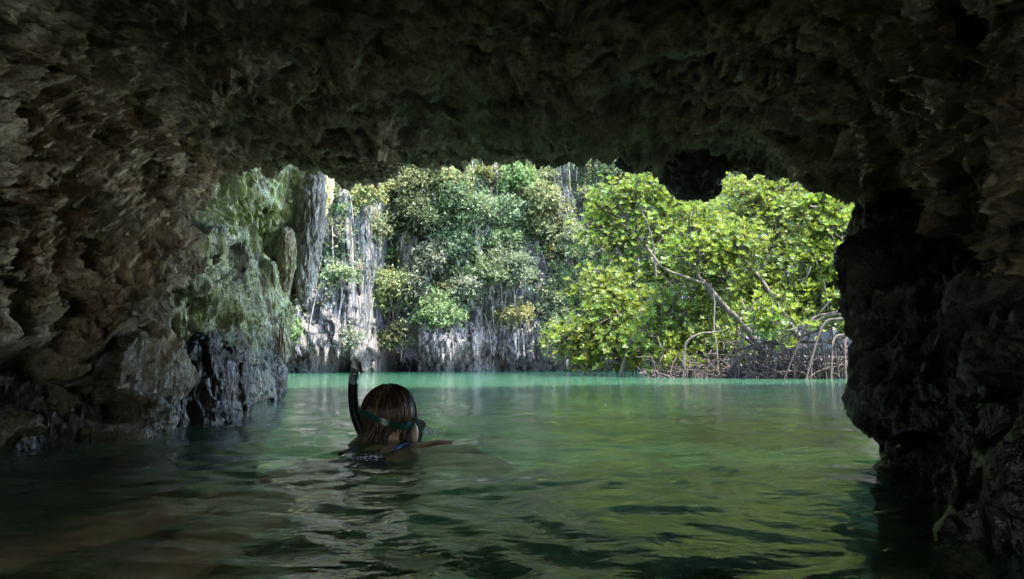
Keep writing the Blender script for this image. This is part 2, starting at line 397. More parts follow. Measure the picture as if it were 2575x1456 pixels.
def sub(name, V, F, mat):
    ids = np.unique(F); m = np.zeros(len(V), np.int64); m[ids] = np.arange(len(ids))
    return mesh_np(name, V[ids], m[F], mat, attrs={'relief_tone': ('POINT', ROOF_RELIEF_TONE[ids])})
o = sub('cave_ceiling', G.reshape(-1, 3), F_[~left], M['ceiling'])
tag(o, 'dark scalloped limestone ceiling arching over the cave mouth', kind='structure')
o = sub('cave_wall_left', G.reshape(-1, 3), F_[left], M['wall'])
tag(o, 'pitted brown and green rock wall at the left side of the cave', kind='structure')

# ------------------------------------------------------------------ right wall
def col_r(xs, ds):
    ys = [330, 440, 520, 600, 680, 780, 900, 1030, 1120]
    return [at(x, y, d) for x, y, d in zip(xs, ys, ds)]
def addw(c, wx, wy):
    a = atw(wx, wy); return c+[a, (a[0]+.02, a[1]+.02, -.5), (a[0]+.1, a[1]+.1, -1.3)]
e = [at(2110, 330, 3.4), at(2128, 440, 3.2), at(2148, 512, 3.0), at(2142, 590, 2.75), at(2116, 650, 2.45), at(2128, 770, 2.2), at(2150, 900, 1.9), at(2163, 1040, 1.65), at(2214, 1108, 1.5)]
e = [(q[0]+.035, q[1], q[2]) for q in e]; e = addw(e, 2250, 1192)
def off(c, dx, dy): return [(p[0]+dx, p[1]+dy, p[2]) for p in c]
cols = [off(e, 6, 2.5), off(e, 1.6, 1.3), off(e, .45, .55), off(e, .10, .20), e,
        addw(col_r([2200, 2200, 2215, 2215, 2185, 2200, 2220, 2235, 2270], [3.3, 3.1, 2.85, 2.55, 2.25, 2.05, 1.75, 1.5, 1.38]), 2300, 1212),
        addw(col_r([2330]*9, [3.1, 2.9, 2.7, 2.45, 2.1, 1.85, 1.6, 1.38, 1.25]), 2380, 1262),
        addw(col_r([2460]*9, [2.8, 2.6, 2.4, 2.2, 1.9, 1.65, 1.4, 1.18, 1.08]), 2480, 1335),
        addw(col_r([2610]*9, [2.4, 2.2, 2.0, 1.8, 1.6, 1.35, 1.15, .95, .88]), 2600, 1385)]
z_ = [p[2] for p in cols[-1]]
cols.append([(1.35, .3, z) for z in z_]); cols.append([(1.6, -1.2, z) for z in z_]); cols.append([(1.2, -3.2, z) for z in z_])
# extend the outer columns up as the cave's outside face
for k, c in enumerate(cols):
    top = Vector(c[0])
    cols[k] = [tuple(top+Vector((.6, .4, 8))), tuple(top+Vector((.4, .3, 4))), tuple(top+Vector((.1, .1, 1.0)))]+c
G = sheet(cols, [.6, 1, 1, 1.5, 4, 4, 4, 4, 3, 1, .6], [.5, .8, 2, 2, 2, 2, 2, 2, 2.4, 2.4, 2, 2, 1.5, .6], 300, 420)
G = rock_disp(G, -1.0, (1.2, 1.2, .9), .055, .04, .04, seed=21.)
tag(mesh_np('cave_wall_right', G.reshape(-1, 3), grid_faces(300, 420), M['dark'], attrs={'relief_tone': ('POINT', RELIEF_TONE)}),
    'shade-darkened overhanging rock wall at the right side of the cave', kind='structure')

# ------------------------------------------------------------------ outer left wall: algae green rock face beyond the buttress
rows = []
def row(py, xs, ds): rows.append([at(x, py, d) for x, d in zip(xs, ds)])
row(250, (330, 400, 480, 580, 680, 760, 822), (3.9, 4.2, 4.7, 5.2, 5.8, 6.5, 7.1))
row(360, (330, 400, 480, 580, 680, 755, 818), (3.8, 4.1, 4.6, 5.1, 5.7, 6.4, 7.0))
row(440, (330, 400, 480, 575, 670, 750, 812), (3.7, 4.0, 4.6, 5.1, 5.6, 6.2, 6.9))
row(520, (330, 400, 480, 570, 655, 735, 795), (3.5, 3.7, 4.3, 4.9, 5.4, 6.0, 6.6))
row(600, (330, 400, 475, 560, 645, 715, 765), (3.35, 3.5, 3.7, 4.7, 5.2, 5.8, 6.3))
row(680, (330, 400, 475, 555, 630, 690, 742), (3.2, 3.3, 3.45, 4.1, 4.9, 5.5, 6.0))
row(760, (330, 400, 475, 550, 615, 670, 722), (3.1, 3.15, 3.3, 3.7, 4.6, 5.2, 5.7))
row(840, (330, 400, 475, 550, 610, 655, 702), (3.0, 3.05, 3.2, 3.5, 4.2, 4.9, 5.3))
row(920, (330, 400, 475, 550, 605, 650, 688), (2.9, 3.0, 3.15, 3.4, 4.0, 4.6, 4.95))
ww = [(a, d) for a, d in zip((330, 400, 475, 550, 605, 645, 680), (2.8, 2.95, 3.1, 3.35, 3.9, 4.4, 4.65))]
rows.append([((x-1287.5)*.000596*d, d, 0.) for x, d in ww])
rows.append([((x-1287.5)*.000596*d-.55, d+.05+.3*(x > 600), -1.3) for x, d in ww])
top = rows[0]
rows = [[(p[0]-.9, p[1]+.2, 4.6) for p in top], [(p[0]-.35, p[1]+.1, 2.8) for p in top]]+rows
rows = [r+[(r[-1][0]-.25, r[-1][1]+.5, r[-1][2]), (r[-1][0]-1.6, r[-1][1]+1.3, r[-1][2]), (r[-1][0]-6, r[-1][1]+2.5, r[-1][2])] for r in rows]
G = sheet(rows, [.8, 1.5, 2, 2, 2, 2, 2, 2, 2, 2, 2, .8], [1, 2, 2, 2, 2, 2, 1, .8, .6], 420, 330)
N = grid_normals(G)
# dark solution pockets eaten into the face
for px, py, Y, rx, rz, dp in ((497, 512, 4.4, .12, .2, .7), (545, 592, 4.6, .13, .17, .55), (432, 570, 3.6, .09, .17, .5), (455, 835, 3.2, .2, .16, .5),
                              (700, 690, 5.3, .11, .42, .35), (420, 760, 3.15, .1, .1, .2)):
    c = np.array(at(px, py, Y)); dlt = (G-c)
    g = np.exp(-((dlt[..., 0]/rx)**2+(dlt[..., 2]/rz)**2)**1.6*.7)
    G = G+g[..., None]*np.array([-.25, 1.0, 0])*dp
G = rock_disp(G, 1.0, (1.6, 1.6, .38), .075, .04, .05, seed=43.)
tag(mesh_np('cave_wall_outer', G.reshape(-1, 3), grid_faces(420, 330), M['panel'], attrs={'relief_tone': ('POINT', RELIEF_TONE)}),
    'green algae covered rock face leaning out at the left of the cave mouth', kind='structure')

# ------------------------------------------------------------------ unseen rock shell added overhead to keep daylight out of the cave
hc = []
for y, zz in ((-3.6, .8), (-3.9, 3), (-3.0, 4.2), (0, 4.8), (3.0, 5.1), (5.1, 5.0)):
    hc.append([(x, y-.02*x*x+(.6 if zz > 4.7 and abs(x) < 6 else 0), zz*(1-.0008*x*x)) for x in (-12, -8, -5, -2, 1, 4, 7, 11)])
G = rock_disp(sheet(hc, [1]*5, [1]*7, 150, 220), 1.0, (.6, .6, .6), .6, .2, .2)
tag(mesh_np('unseen_hill_shell', G.reshape(-1, 3), grid_faces(150, 220), M['dark']), kind='structure')

# ------------------------------------------------------------------ loose and hanging rocks: things of their own
def lump(name, c, r, mat, label, cat, seed=0., st=(1, 1, 1), amp=.16, taper=None, n=110, lean=0.):
    a = np.linspace(0, 2*math.pi, n, endpoint=False); b = np.linspace(0, math.pi, n//2)
    A, B = np.meshgrid(a, b, indexing='ij')
    D = np.stack([np.cos(A)*np.sin(B), np.sin(A)*np.sin(B), np.cos(B)], -1).reshape(-1, 3)
    P = D.copy()
    if taper is not None:
        t = (P[:, 2]+1)/2; k = taper(t); P[:, 0] *= k; P[:, 1] *= k
        s2 = np.sqrt(np.maximum(1-D[:, 2]**2, 1e-4)); P[:, 0] /= np.maximum(s2, .35)**.7; P[:, 1] /= np.maximum(s2, .35)**.7
    W = P*np.array(r); rr = min(r)
    q = W*np.array(st)/rr*.8+seed
    q = q+.3*perlin(q*1.3+5)[:, None]
    d = amp*rr*(1.2*fbm(q*1.2, 3)+.8*ridged(q*2.2, 4, .6)-.5*(.6-worley(q*2.6)))
    W = W+D*d[:, None]; W[:, 0] += lean*W[:, 2]; W = W+np.array(c)
    m, k = n, n//2; cru = np.clip(.5+(ridged(q*2.6, 3, .6)-.5)*.35+(worley(q*3)-.5)*.6, 0, 1)
    idx = np.arange(m*k).reshape(m, k); nx = np.roll(idx, -1, 0)
    F = np.stack([idx[:, :-1], idx[:, 1:], nx[:, 1:], nx[:, :-1]], -1).reshape(-1, 4)
    return tag(mesh_np(name, W, F, mat, attrs={'relief_tone': ('POINT', cru)}), label, cat)
def setz(p, z): return (p[0], p[1], z)
lump('hanging_rock', at(1742, 440, 4.2), (.135, .16, .125), M['dark'], 'shade-darkened rounded rock knob hanging from the cave ceiling in front of the mangrove', 'rock', 3., amp=.35)
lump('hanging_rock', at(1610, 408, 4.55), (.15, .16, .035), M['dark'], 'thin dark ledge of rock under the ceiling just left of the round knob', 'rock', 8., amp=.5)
lump('hanging_rock', at(905, 425, 4.85), (.26, .22, .06), M['ceiling'], 'low brown bulge hanging from the ceiling lip above the rock curtain', 'rock', 12., amp=.4)
lump('rock_curtain', at(779, 590, 6.1), (.080, .2, .66), M['curtain'], 'long smooth grey rock blade hanging down beside the algae green face', 'rock', 5.,
     (1.2, 1.2, .45), .30, lambda t: .34+.7*np.sin(np.clip(t, 0, 1)**.8*2.2), lean=.07)
lump('rock_curtain', at(722, 655, 5.5), (.045, .12, .26), M['wall'], 'short reddish brown rock blade left of the long hanging blade', 'rock', 9.,
     (1.5, 1.5, .4), .25, lambda t: .3+.75*np.sin(np.clip(t, 0, 1)**.8*2.2))
def spire(px, wy, top_py, Y, w_, label, seed, mat=None, d=None):
    b = ((px-1287.5)*.000596*Y, Y, 0.); zt = at(px, top_py, Y)[2]; h = (zt+.5)/2
    lump('rock_spire', (b[0], b[1], zt-h), (w_, d or w_*1.1, h), mat or M['wet'], label, 'rock', seed, (1.2, 1.2, .35), .30,
         lambda t: 1.1-.75*np.clip(t, 0, 1)**1.3, n=150)
spire(385, 1085, 835, 2.45, .12, 'wet black pointed rock leaning in the hollow beside the near left wall', 31.)
spire(455, 1080, 880, 2.6, .13, 'wet brown low rock between the black pointed rock and the fluted rock', 37.)
spire(525, 1070, 850, 2.75, .12, 'tallest fluted wet rock standing at the foot of the left wall', 44., d=.2)
spire(583, 1060, 890, 2.95, .085, 'rightmost narrow wet rock rib at the corner of the left wall', 51., d=.2)
spire(250, 1100, 930, 2.05, .10, 'rough wet rock foot below the pitted near left wall', 57.)
spire(120, 1110, 960, 1.92, .14, 'broad dark rock foot at the lower left edge', 61.)
lump('boulder', setz(at(652, 965, 4.45), .02), (.125, .16, .17), M['wet'], 'small pale wet boulder in the water under the tip of the green face', 'rock', 71., (1, 1, 1), .2)
lump('boulder', at(637, 905, 4.3), (.05, .1, .09), M['dark'], 'smooth dark oval stone wedged above the small pale boulder', 'rock', 75., amp=.08)

# ------------------------------------------------------------------ tubes
def tube(pts, radii, sides=7, sub_=3):
    P = np.array(pts, float); n = len(P)
    if sub_ > 1 and n > 2:
        t = np.linspace(0, n-1, (n-1)*sub_+1); Rr = np.interp(t, np.arange(n), radii); P = cr(P, t)
    else: Rr = np.array(radii, float)
    T = np.gradient(P, axis=0); T /= np.linalg.norm(T, axis=1)[:, None]+1e-9
    ref = np.array([.31, .17, .94]) if abs(T[0][2]) < .9 else np.array([.95, .2, .1])
    A = np.cross(T, ref); A /= np.linalg.norm(A, axis=1)[:, None]+1e-9; B = np.cross(T, A)
    an = np.linspace(0, 2*math.pi, sides, endpoint=False)
    V = P[:, None, :]+Rr[:, None, None]*(np.cos(an)[None, :, None]*A[:, None, :]+np.sin(an)[None, :, None]*B[:, None, :])
    m = len(P); idx = np.arange(m*sides).reshape(m, sides); nx = np.roll(idx, -1, 1)
    F = np.stack([idx[:-1], nx[:-1], nx[1:], idx[1:]], -1).reshape(-1, 4)
    return V.reshape(-1, 3), F
class Bag:
    def __init__(s): s.V = []; s.F = []; s.n = 0; s.T = []
    def add(s, V, F, t=None):
        s.V.append(V); s.F.append(F+s.n); s.n += len(V)
        if t is not None: s.T.append(np.full(len(F), t) if np.isscalar(t) else t)
    def build(s, name, mat, parent=None, smooth=True):
        at_ = {'tint': ('FACE', np.concatenate(s.T))} if s.T else None
        return mesh_np(name, np.concatenate(s.V), np.concatenate(s.F), mat, parent, smooth, at_)

# ------------------------------------------------------------------ water, bed
def polar(rad, n_a, a0=-1.45, a1=1.45):
    A, Rr = np.meshgrid(np.linspace(a0, a1, n_a), rad, indexing='ij')
    return np.stack([Rr*np.sin(A), Rr*np.cos(A)-.25, 0*A], -1)
rad = np.concatenate([[.02], np.geomspace(.25, 75, 640)])
W = polar(rad, 520)
r_ = np.hypot(W[..., 0], W[..., 1]); x_, y_ = W[..., 0], W[..., 1]
p = np.stack([x_.ravel()*1.0, y_.ravel()*1.2, 0*x_.ravel()], 1)
near = np.exp(-((x_+.35)**2+(y_-1.5)**2*.5)/1.6).ravel()
fall = (1/(1+(r_/5.)**2)).ravel()
hq = p+.15*np.stack([perlin(p*2+9), perlin(p*2+19), 0*p[:, 0]], 1)
h = .009*perlin(hq*1.7)+.0065*perlin(hq*3.9+7)+.0030*(1-2*np.abs(perlin(hq*7.5)))+.0007*perlin(hq*19)
h = h*(.7+1.5*near)*(.15+.85*fall)+.003*perlin(p*.8+3)
# the swimmer's bow ring
sw = np.hypot(x_+.33, (y_-2.0)*1.0).ravel()
h = h+.007*np.cos((sw-.22)*20)*np.exp(-(sw-.15)*4)*(sw > .15)
h = h*np.where(r_.ravel() < .3, r_.ravel()/.3, 1)
W[..., 2] = h.reshape(x_.shape)
water = mesh_np('water', W.reshape(-1, 3), grid_faces(*x_.shape), M['water'])
tag(water, 'clear green lagoon water rippled in the cave and turquoise in the open', kind='structure')
# plain continuation behind the camera
back = mesh_np('water', [(-40, -60, -.004), (40, -60, -.004), (40, -.18, -.004), (-40, -.18, -.004)], [(0, 1, 2, 3)], M['water'])
tag(back, kind='structure')
gx, gy = np.meshgrid(np.linspace(-1, 1, 220)**3*60+np.linspace(-1, 1, 220)*6, np.linspace(0, 1, 260)**2.2*70-5, indexing='ij')
p = np.stack([gx.ravel(), gy.ravel(), 0*gx.ravel()], 1)
bz = -.58-.7*sstep(2, 12, gy.ravel())+.14*fbm(p*1.3, 4)-.20*worley(p*2.6)*sstep(5, 2.2, gy.ravel())
B_ = p.copy(); B_[:, 2] = bz
tag(mesh_np('lagoon_bed', B_, grid_faces(*gx.shape), M['bed']), kind='structure')

# ------------------------------------------------------------------ far cliffs
def cliff_profile(x):
    "distance of the far cliff for a lateral position x"
    return 31.0+1.3*math.sin(x*.25+1)+.9*math.sin(x*.61)+.02*x*x*.2
NX, NZ = 760, 300
xs = np.linspace(-16, 22, NX); zs = np.concatenate([np.linspace(-1.2, 12, 240), np.linspace(12.2, 24, 60)])
X, Z = np.meshgrid(xs, zs, indexing='ij')
Y0 = np.vectorize(cliff_profile)(X)
def cliff_surf(X, Z, Y0, seed=0., notch=True):
    n = X.size; x = X.ravel(); z = Z.ravel(); y0 = Y0.ravel()
    p = np.stack([x, y0, z*.30], 1)+seed; q = p+.5*np.stack([perlin(p*.5), perlin(p*.5+9), 0*x], 1)
    d = 1.1*fbm(np.stack([x*.22, y0*0, z*.13], 1)+seed, 3)
    d += .7*ridged(q*.9, 4, .6)-.25*worley(np.stack([x*1.5, y0*0, z*.32], 1)+seed)
    q3 = np.stack([x, y0, z*.55], 1)+seed
    d += .24*fbm(q3*1.6, 5, .62)+.16*ridged(q3*3.1, 3, .6)
    led = .35*perlin(np.stack([x*.25, 0*x, z*.9], 1)+4+seed); d += led
    y = y0-d-.02*z
    y += .10*z                                        # leans back
    if notch:
        edge = .95+.5*perlin(np.stack([x*.5, 0*x, 0*x], 1)+2)-.55*(1-2.4*np.abs(perlin(np.stack([x*1.9, 0*x+3, 0*x], 1))))*sstep(-.3, .3, perlin(np.stack([x*.35, 0*x+7, 0*x], 1)))
        y += 1.5*sstep(edge+.25, edge-.15, z)
    return y
Yc = cliff_surf(X, Z, Y0).reshape(X.shape)
for cx_px, w_, h_, dpt in ((850, .95, .95, 2.2), (965, .75, 1.6, 2.6), (1015, .5, 1.1, 2.0)):
    cx = (cx_px-1287.5)*.000596*31
    g = np.exp(-(((X-cx)/w_)**4)-((Z/h_)**4)); Yc += g*dpt
pale = np.zeros(X.shape)
for px, py, wx, hz in ((1420, 440, .16, 1.1), (1440, 470, .12, 1.2), (1405, 425, .2, .7), (1200, 405, .5, .4)):
    c = at(px, py, 32.5); pale += np.exp(-(((X-c[0])/wx)**2)-((Z-c[2])/hz)**2)*1.1
pale *= sstep(-.25, .25, perlin(np.stack([X.ravel()*5, 0*X.ravel(), Z.ravel()*.9], 1))+.15).reshape(X.shape)
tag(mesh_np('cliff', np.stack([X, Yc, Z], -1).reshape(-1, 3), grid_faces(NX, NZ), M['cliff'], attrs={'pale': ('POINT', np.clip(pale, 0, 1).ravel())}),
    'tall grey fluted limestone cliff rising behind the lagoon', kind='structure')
# nearer pale pillar cliff at the left
NX2 = 260
xs2 = np.linspace(-20, -5.6, NX2); X2, Z2 = np.meshgrid(xs2, zs, indexing='ij')
t = (X2+5.6)
Y2 = 25.5+.05*t**2*.2+6.0*np.exp(-((X2+5.6)/.45)**2)+.35*np.sin(X2*2)
def c2x(Z): return 0
Yc2 = cliff_surf(X2, Z2, Y2, 13.).reshape(X2.shape)
Xo = X2+ .10*perlin(np.stack([Z2.ravel()*.6, 0*Z2.ravel(), X2.ravel()*.1], 1)).reshape(X2.shape)-.10*np.maximum(Z2-3, 0)*0
g = np.exp(-(((X2-((850-1287.5)*.000596*25.5))/.75)**4)-((Z2/.8)**4)); Yc2 += g*1.6
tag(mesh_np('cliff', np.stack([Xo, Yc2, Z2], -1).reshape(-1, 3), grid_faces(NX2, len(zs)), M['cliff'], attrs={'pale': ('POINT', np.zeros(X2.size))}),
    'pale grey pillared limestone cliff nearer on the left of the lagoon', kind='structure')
def cliff_y(x, z):
    i = min(max(int((x+16)/38*(NX-1)), 0), NX-1); k = int(np.clip(np.searchsorted(zs, z), 0, len(zs)-1))
    y = Yc[i, k]
    if x < -5.7:
        j = min(max(int((x+20)/14.4*(NX2-1)), 0), NX2-1); y = min(y, Yc2[j, k])
    return y

# ------------------------------------------------------------------ leaves
def leaf_cards(C, Nn, size, asp=.45, rg=rng, fold=.25, face=None):
    "one folded leaf (two quads) at each C pointing along Nn"
    n = len(C); size = np.broadcast_to(size, (n,))[:, None]
    d = Nn/(np.linalg.norm(Nn, axis=1)[:, None]+1e-9)
    rnd = rg.normal(size=(n, 3))
    if face is not None: rnd = face+rnd*.35
    s = np.cross(d, rnd); s /= np.linalg.norm(s, axis=1)[:, None]+1e-9
    u = np.cross(s, d)
    a = C; tip = C+d*size; midp = C+d*size*.55-u*size*.05
    l = midp+s*size*asp*.5+u*size*fold*.4; r = midp-s*size*asp*.5+u*size*fold*.4
    V = np.stack([a, l, tip, r], 1).reshape(-1, 3)
    F = np.arange(n*4).reshape(n, 4)
    return V, F
def crown_cloud(lobes, n, rg, shell=.55, up=.35):
    "leaf positions near the surface of several lobes, with outward directions"
    vol = np.array([l[3]*l[4] for l in lobes]); k = rg.choice(len(lobes), n, p=vol/vol.sum())
    L = np.array(lobes)[k]
    d = rg.normal(size=(n, 3)); d /= np.linalg.norm(d, axis=1)[:, None]
    d[:, 2] = np.where(rg.random(n) < up, np.abs(d[:, 2]), d[:, 2])
    r = (shell+(1-shell)*rg.random(n)**.6)*(1+.22*perlin(d*2.3+k[:, None]*7.1))
    P = L[:, :3]+d*r[:, None]*np.stack([L[:, 3], L[:, 5], L[:, 4]], 1)
    return P, d

def cliff_crown(w_, h_, rg, kind):
    bag = Bag(); lobes = []
    nl = 22 if kind != 'flat' else 12
    for _ in range(nl):
        a = rg.random()*2*math.pi; rr = rg.random()**.5
        el_ = rg.uniform(-.7, 1) if kind != 'flat' else rg.uniform(-.2, .6)
        z_ = el_*math.sqrt(max(0, 1-rr*rr*.8))*h_*.42
        if kind == 'hang': z_ -= rg.random()*h_*.45*rr
        s_ = rg.uniform(.13, .24)
        lobes.append((math.cos(a)*rr*w_*.43, math.sin(a)*rr*w_*.32, z_, s_*w_*.95, s_*(w_+h_)*.36, s_*w_*.9))
    n = int(700*w_*max(h_, .8)/2)
    P, d = crown_cloud(lobes, n, rg, .5, .7)
    P = P+rg.normal(size=P.shape)*.045*w_*(1+1.8*(rg.random((len(P), 1)) < .18))
    Ps, Ds, Fs = [], [], []
    for _ in range(5):
        Ps.append(P+rg.normal(size=P.shape)*.03); Ds.append(d*.5+rg.normal(size=d.shape)*.6-np.array([0, 0, .25])); Fs.append(d*.8+np.array([0, -.1, .7]))
    P2 = np.concatenate(Ps); D2 = np.concatenate(Ds)
    V, F = leaf_cards(P2, D2, rg.uniform(.05, .15, len(P2)), .55, rg, .25, np.concatenate(Fs))
    tt = np.clip(np.tile(.45+.3*perlin(P*1.8), 5)+rg.normal(size=len(P2))*.16, 0, 1)
    bag.add(V, F, tt)
    return bag
GREEN = {
 'yellow': leaf_mat('yellow_leaf', (.07, .10, .03), (.17, .20, .055), (.34, .32, .10), .55, .35),
 'olive':  leaf_mat('olive_leaf', (.05, .075, .02), (.13, .16, .05), (.27, .29, .11), .55, .3),
 'bright': leaf_mat('bright_leaf', (.035, .08, .022), (.09, .16, .045), (.19, .27, .085), .5, .35),
 'dark':   leaf_mat('dark_leaf', (.02, .05, .018), (.06, .115, .04), (.15, .22, .085), .5, .28),
 'blue':   leaf_mat('blue_green_leaf', (.03, .065, .03), (.09, .15, .075), (.20, .27, .15), .5, .28),
 'pale':   leaf_mat('pale_leaf', (.05, .08, .035), (.13, .17, .08), (.28, .31, .16), .55, .3),
 'grey':   leaf_mat('grey_leaf', (.05, .065, .04), (.12, .135, .095), (.24, .25, .19), .6, .25),
}
TREES = [ # px, py, width, height px, hue, kind, label
 (885, 500, 130, 110, 'yellow', 'round', 'yellow leaved tree at the top left of the cliff beside the hanging rock blade'),
 (905, 575, 110, 90, 'pale', 'round', 'pale tree with drooping sprays just below the yellow leaved tree at the top left'),
 (965, 480, 90, 90, 'dark', 'round', 'dark tree at the ceiling edge right of the yellow leaved tree'),
 (1045, 465, 120, 90, 'olive', 'round', 'dull green tree under the ceiling edge above the cliff centre left'),
 (1125, 455, 120, 90, 'olive', 'round', 'broad olive tree under the ceiling edge near the cliff centre'),
 (1222, 438, 62, 46, 'yellow', 'flat', 'small flat yellow tree touching the ceiling edge at mid cliff'),
 (1300, 440, 80, 70, 'bright', 'hang', 'light green tree under the ceiling left of the dark gully'),
 (1355, 475, 90, 110, 'olive', 'hang', 'olive creeper covered tree left of the white streaked rock'),
 (1160, 510, 110, 80, 'dark', 'round', 'dark tree in the upper middle of the cliff'),
 (1070, 540, 110, 90, 'dark', 'round', 'dark bushy tree above the grey gully at centre left'),
 (1000, 560, 100, 90, 'dark', 'round', 'dark green tree right of the pale drooping tree'),
 (1150, 575, 100, 110, 'blue', 'hang', 'blue green tree hanging in the middle of the cliff'),
 (1235, 540, 110, 90, 'blue', 'round', 'blue green tree right of the hanging blue green one'),
 (1310, 530, 90, 80, 'pale', 'flat', 'pale mint tree left of the big olive yellow tree'),
 (1378, 560, 125, 130, 'olive', 'round', 'large olive yellow tree below the white streaked rock'),
 (1262, 600, 100, 80, 'dark', 'hang', 'dark tree beneath the pale mint tree'),
 (1440, 600, 70, 90, 'pale', 'hang', 'pale beige tree at the left edge of the mangrove crown'),
 (1500, 500, 70, 90, 'pale', 'round', 'pale tree just behind the upper left mangrove leaves'),
 (1560, 440, 100, 60, 'dark', 'round', 'dark shrubby tree above the mangrove under the ceiling'),
 (978, 640, 75, 100, 'bright', 'round', 'bright green narrow tree on the cliff above the sage coloured dome'),
 (915, 660, 90, 90, 'bright', 'round', 'fresh green tree leaning off the pale pillar cliff'),
 (855, 700, 70, 60, 'pale', 'flat', 'small pale tree growing on the pale pillar cliff'),
 (1078, 645, 80, 80, 'grey', 'hang', 'greyish thin tree on bare rock left of centre'),
 (1180, 650, 100, 80, 'dark', 'hang', 'dark hanging tree over bare rock at mid cliff'),
 (1285, 655, 105, 90, 'blue', 'hang', 'mint green tree drooping over the right hand grey pillars'),
 (1388, 645, 64, 56, 'yellow', 'flat', 'small golden tree below the large olive yellow tree'),
 (1420, 690, 70, 70, 'olive', 'hang', 'olive tree left of the mangrove crown at mid height'),
 (978, 745, 118, 110, 'olive', 'round', 'sage coloured dome shaped tree at the lower left of the cliff'),
 (900, 760, 80, 90, 'bright', 'round', 'green tree right of the pillar cliff below the leaning tree'),
 (1107, 728, 72, 40, 'yellow', 'flat', 'small yellow tree crowning the round green dome tree'),
 (1107, 788, 118, 88, 'bright', 'round', 'round green dome tree low on the cliff centre'),
 (1180, 725, 90, 60, 'grey', 'round', 'grey half bare tree right of the small yellow tree'),
 (1285, 797, 112, 38, 'yellow', 'flat', 'flat yellow green umbrella tree low on the right of the cliff'),
 (1392, 760, 60, 110, 'pale', 'hang', 'pale creeper clad tree left of the lower mangrove'),
 (1400, 850, 90, 80, 'dark', 'round', 'dark tree in the shade behind the left tip of the mangrove'),
 (895, 835, 90, 90, 'bright', 'hang', 'green tree hanging over the low sea cave at the left'),
 (865, 855, 70, 60, 'grey', 'round', 'grey bush on the foot of the pillar cliff'),
 (725, 830, 60, 90, 'bright', 'hang', 'feathery green shrub between the pillar cliff and the cave wall'),
 (1000, 830, 80, 70, 'olive', 'hang', 'olive shrub below the sage coloured dome tree'),
 (1240, 690, 70, 60, 'dark', 'round', 'small dark shrub above the bare grey pillars'),
 (1040, 720, 70, 60, 'grey', 'hang', 'thin grey shrub between the sage dome and the yellow tree'),
 (1450, 800, 80, 120, 'dark', 'hang', 'dark tree in the gap behind the lower mangrove branches'),
]
tree_cols = []
for ti, (px, py, w_, h_, hue, kind, lab) in enumerate(TREES):
    rg = np.random.default_rng(100+ti)
    Y = 31.0
    for _ in range(4):
        c = at(px, py, Y); Y = cliff_y(c[0], c[2])-.5
    c = at(px, py, Y); s_ = Y*.000596
    root = empty('cliff_tree', (c[0], Y+.9, c[2]-h_*s_*.55)); tag(root, lab, 'tree', 'trees growing on the far cliff')
    off_ = Vector(c)-root.location
    b = cliff_crown(w_*s_*1.2, h_*s_*1.25, rg, kind)
    b.V = [v+np.array(off_) for v in b.V]
    b.build('crown', GREEN[hue], root, False)
    tb = Bag()
    mid = off_*.5+Vector((rg.uniform(-.2, .2), .1, -.05))
    tb.add(*tube([(0, .4, -.1), mid, off_, off_+Vector((rg.uniform(-.2, .2), 0, h_*s_*.3))], [.06, .045, .035, .012], 6))
    tb.build('trunk', M['cliff_bark'], root)
    lb = Bag()
    for _ in range(6):
        e = off_+Vector((rg.uniform(-.5, .5)*w_*s_, rg.uniform(-.3, .1), rg.uniform(-.3, .45)*h_*s_))
        lb.add(*tube([mid, mid*.4+e*.6+Vector((0, 0, -.05)), e], [.028, .02, .008], 5))
    lb.build('limb', M['cliff_bark'], root)
# shrubs and creepers that cloak the cliff: nobody could count them
def cloak(name, n, rg, mat, seedn, thr, zlo, label, size=(.08, .17), spread=.35):
    P = np.zeros((0, 3)); m = n*4
    x = rg.uniform(-14, 17, m); z = zlo+(rg.random(m)**.8)*(15-zlo)
    dens = fbm(np.stack([x*.55, 0*x, z*.42], 1)+seedn, 4)+.03*(z-5)
    k = dens > thr; x = x[k][:n]; z = z[k][:n]
    y = np.array([cliff_y(a, b) for a, b in zip(x, z)])
    P = np.stack([x, y, z], 1); P[:, 1] -= rg.random(len(P))**1.5*spread+.02
    Ps, Ds = [], []
    for _ in range(6):
        Ps.append(P+rg.normal(size=P.shape)*.09); Ds.append(rg.normal(size=P.shape)*.6+np.array([0, -.7, .35]))
    P2 = np.concatenate(Ps); D2 = np.concatenate(Ds)
    V, F = leaf_cards(P2, D2, rg.uniform(*size, len(P2)), .6, rg, .25, np.tile([0, -.5, .8], (len(P2), 1)))
    tt = np.clip(.45+.35*perlin(P2*.9+4)+rg.normal(size=len(P2))*.15, 0, 1)
    return tag(mesh_np(name, V, F, mat, None, False, {'tint': ('FACE', tt)}), label, 'shrubs', kind='stuff')
cloak('cliff_shrubs', 12000, np.random.default_rng(31), GREEN['dark'], 0., -.02, 3.0, 'dark green shrubs and creepers covering the ledges of the far cliff', spread=.6)
cloak('cliff_shrubs', 7000, np.random.default_rng(32), GREEN['olive'], 20., .06, 2.2, 'olive shrubs and creepers scattered over the far cliff', spread=.5)
st = Bag(); rg = np.random.default_rng(3)
for i in range(260):
    x = rg.uniform(-11.5, 12); z = rg.uniform(.75, 2.6)**1.0; y = cliff_y(x, z+.15)
    L_ = rg.uniform(.2, .75); st.add(*tube([(x, y+.15, z+.2), (x+rg.normal()*.03, y+.02, z-.1), (x+rg.normal()*.05, y+.05, z-L_)], [.15, .10, .02], 6, 2))
V, F = np.concatenate(st.V), np.concatenate(st.F); V = V+.05*np.stack([perlin(V*4), perlin(V*4+9), 0*V[:, 0]], 1)
tag(mesh_np('stalactites', V, F, M['cliff'], None, True), 'short pale stone drips hanging along the foot of the far cliff', 'stalactites', kind='stuff')
vb = Bag()
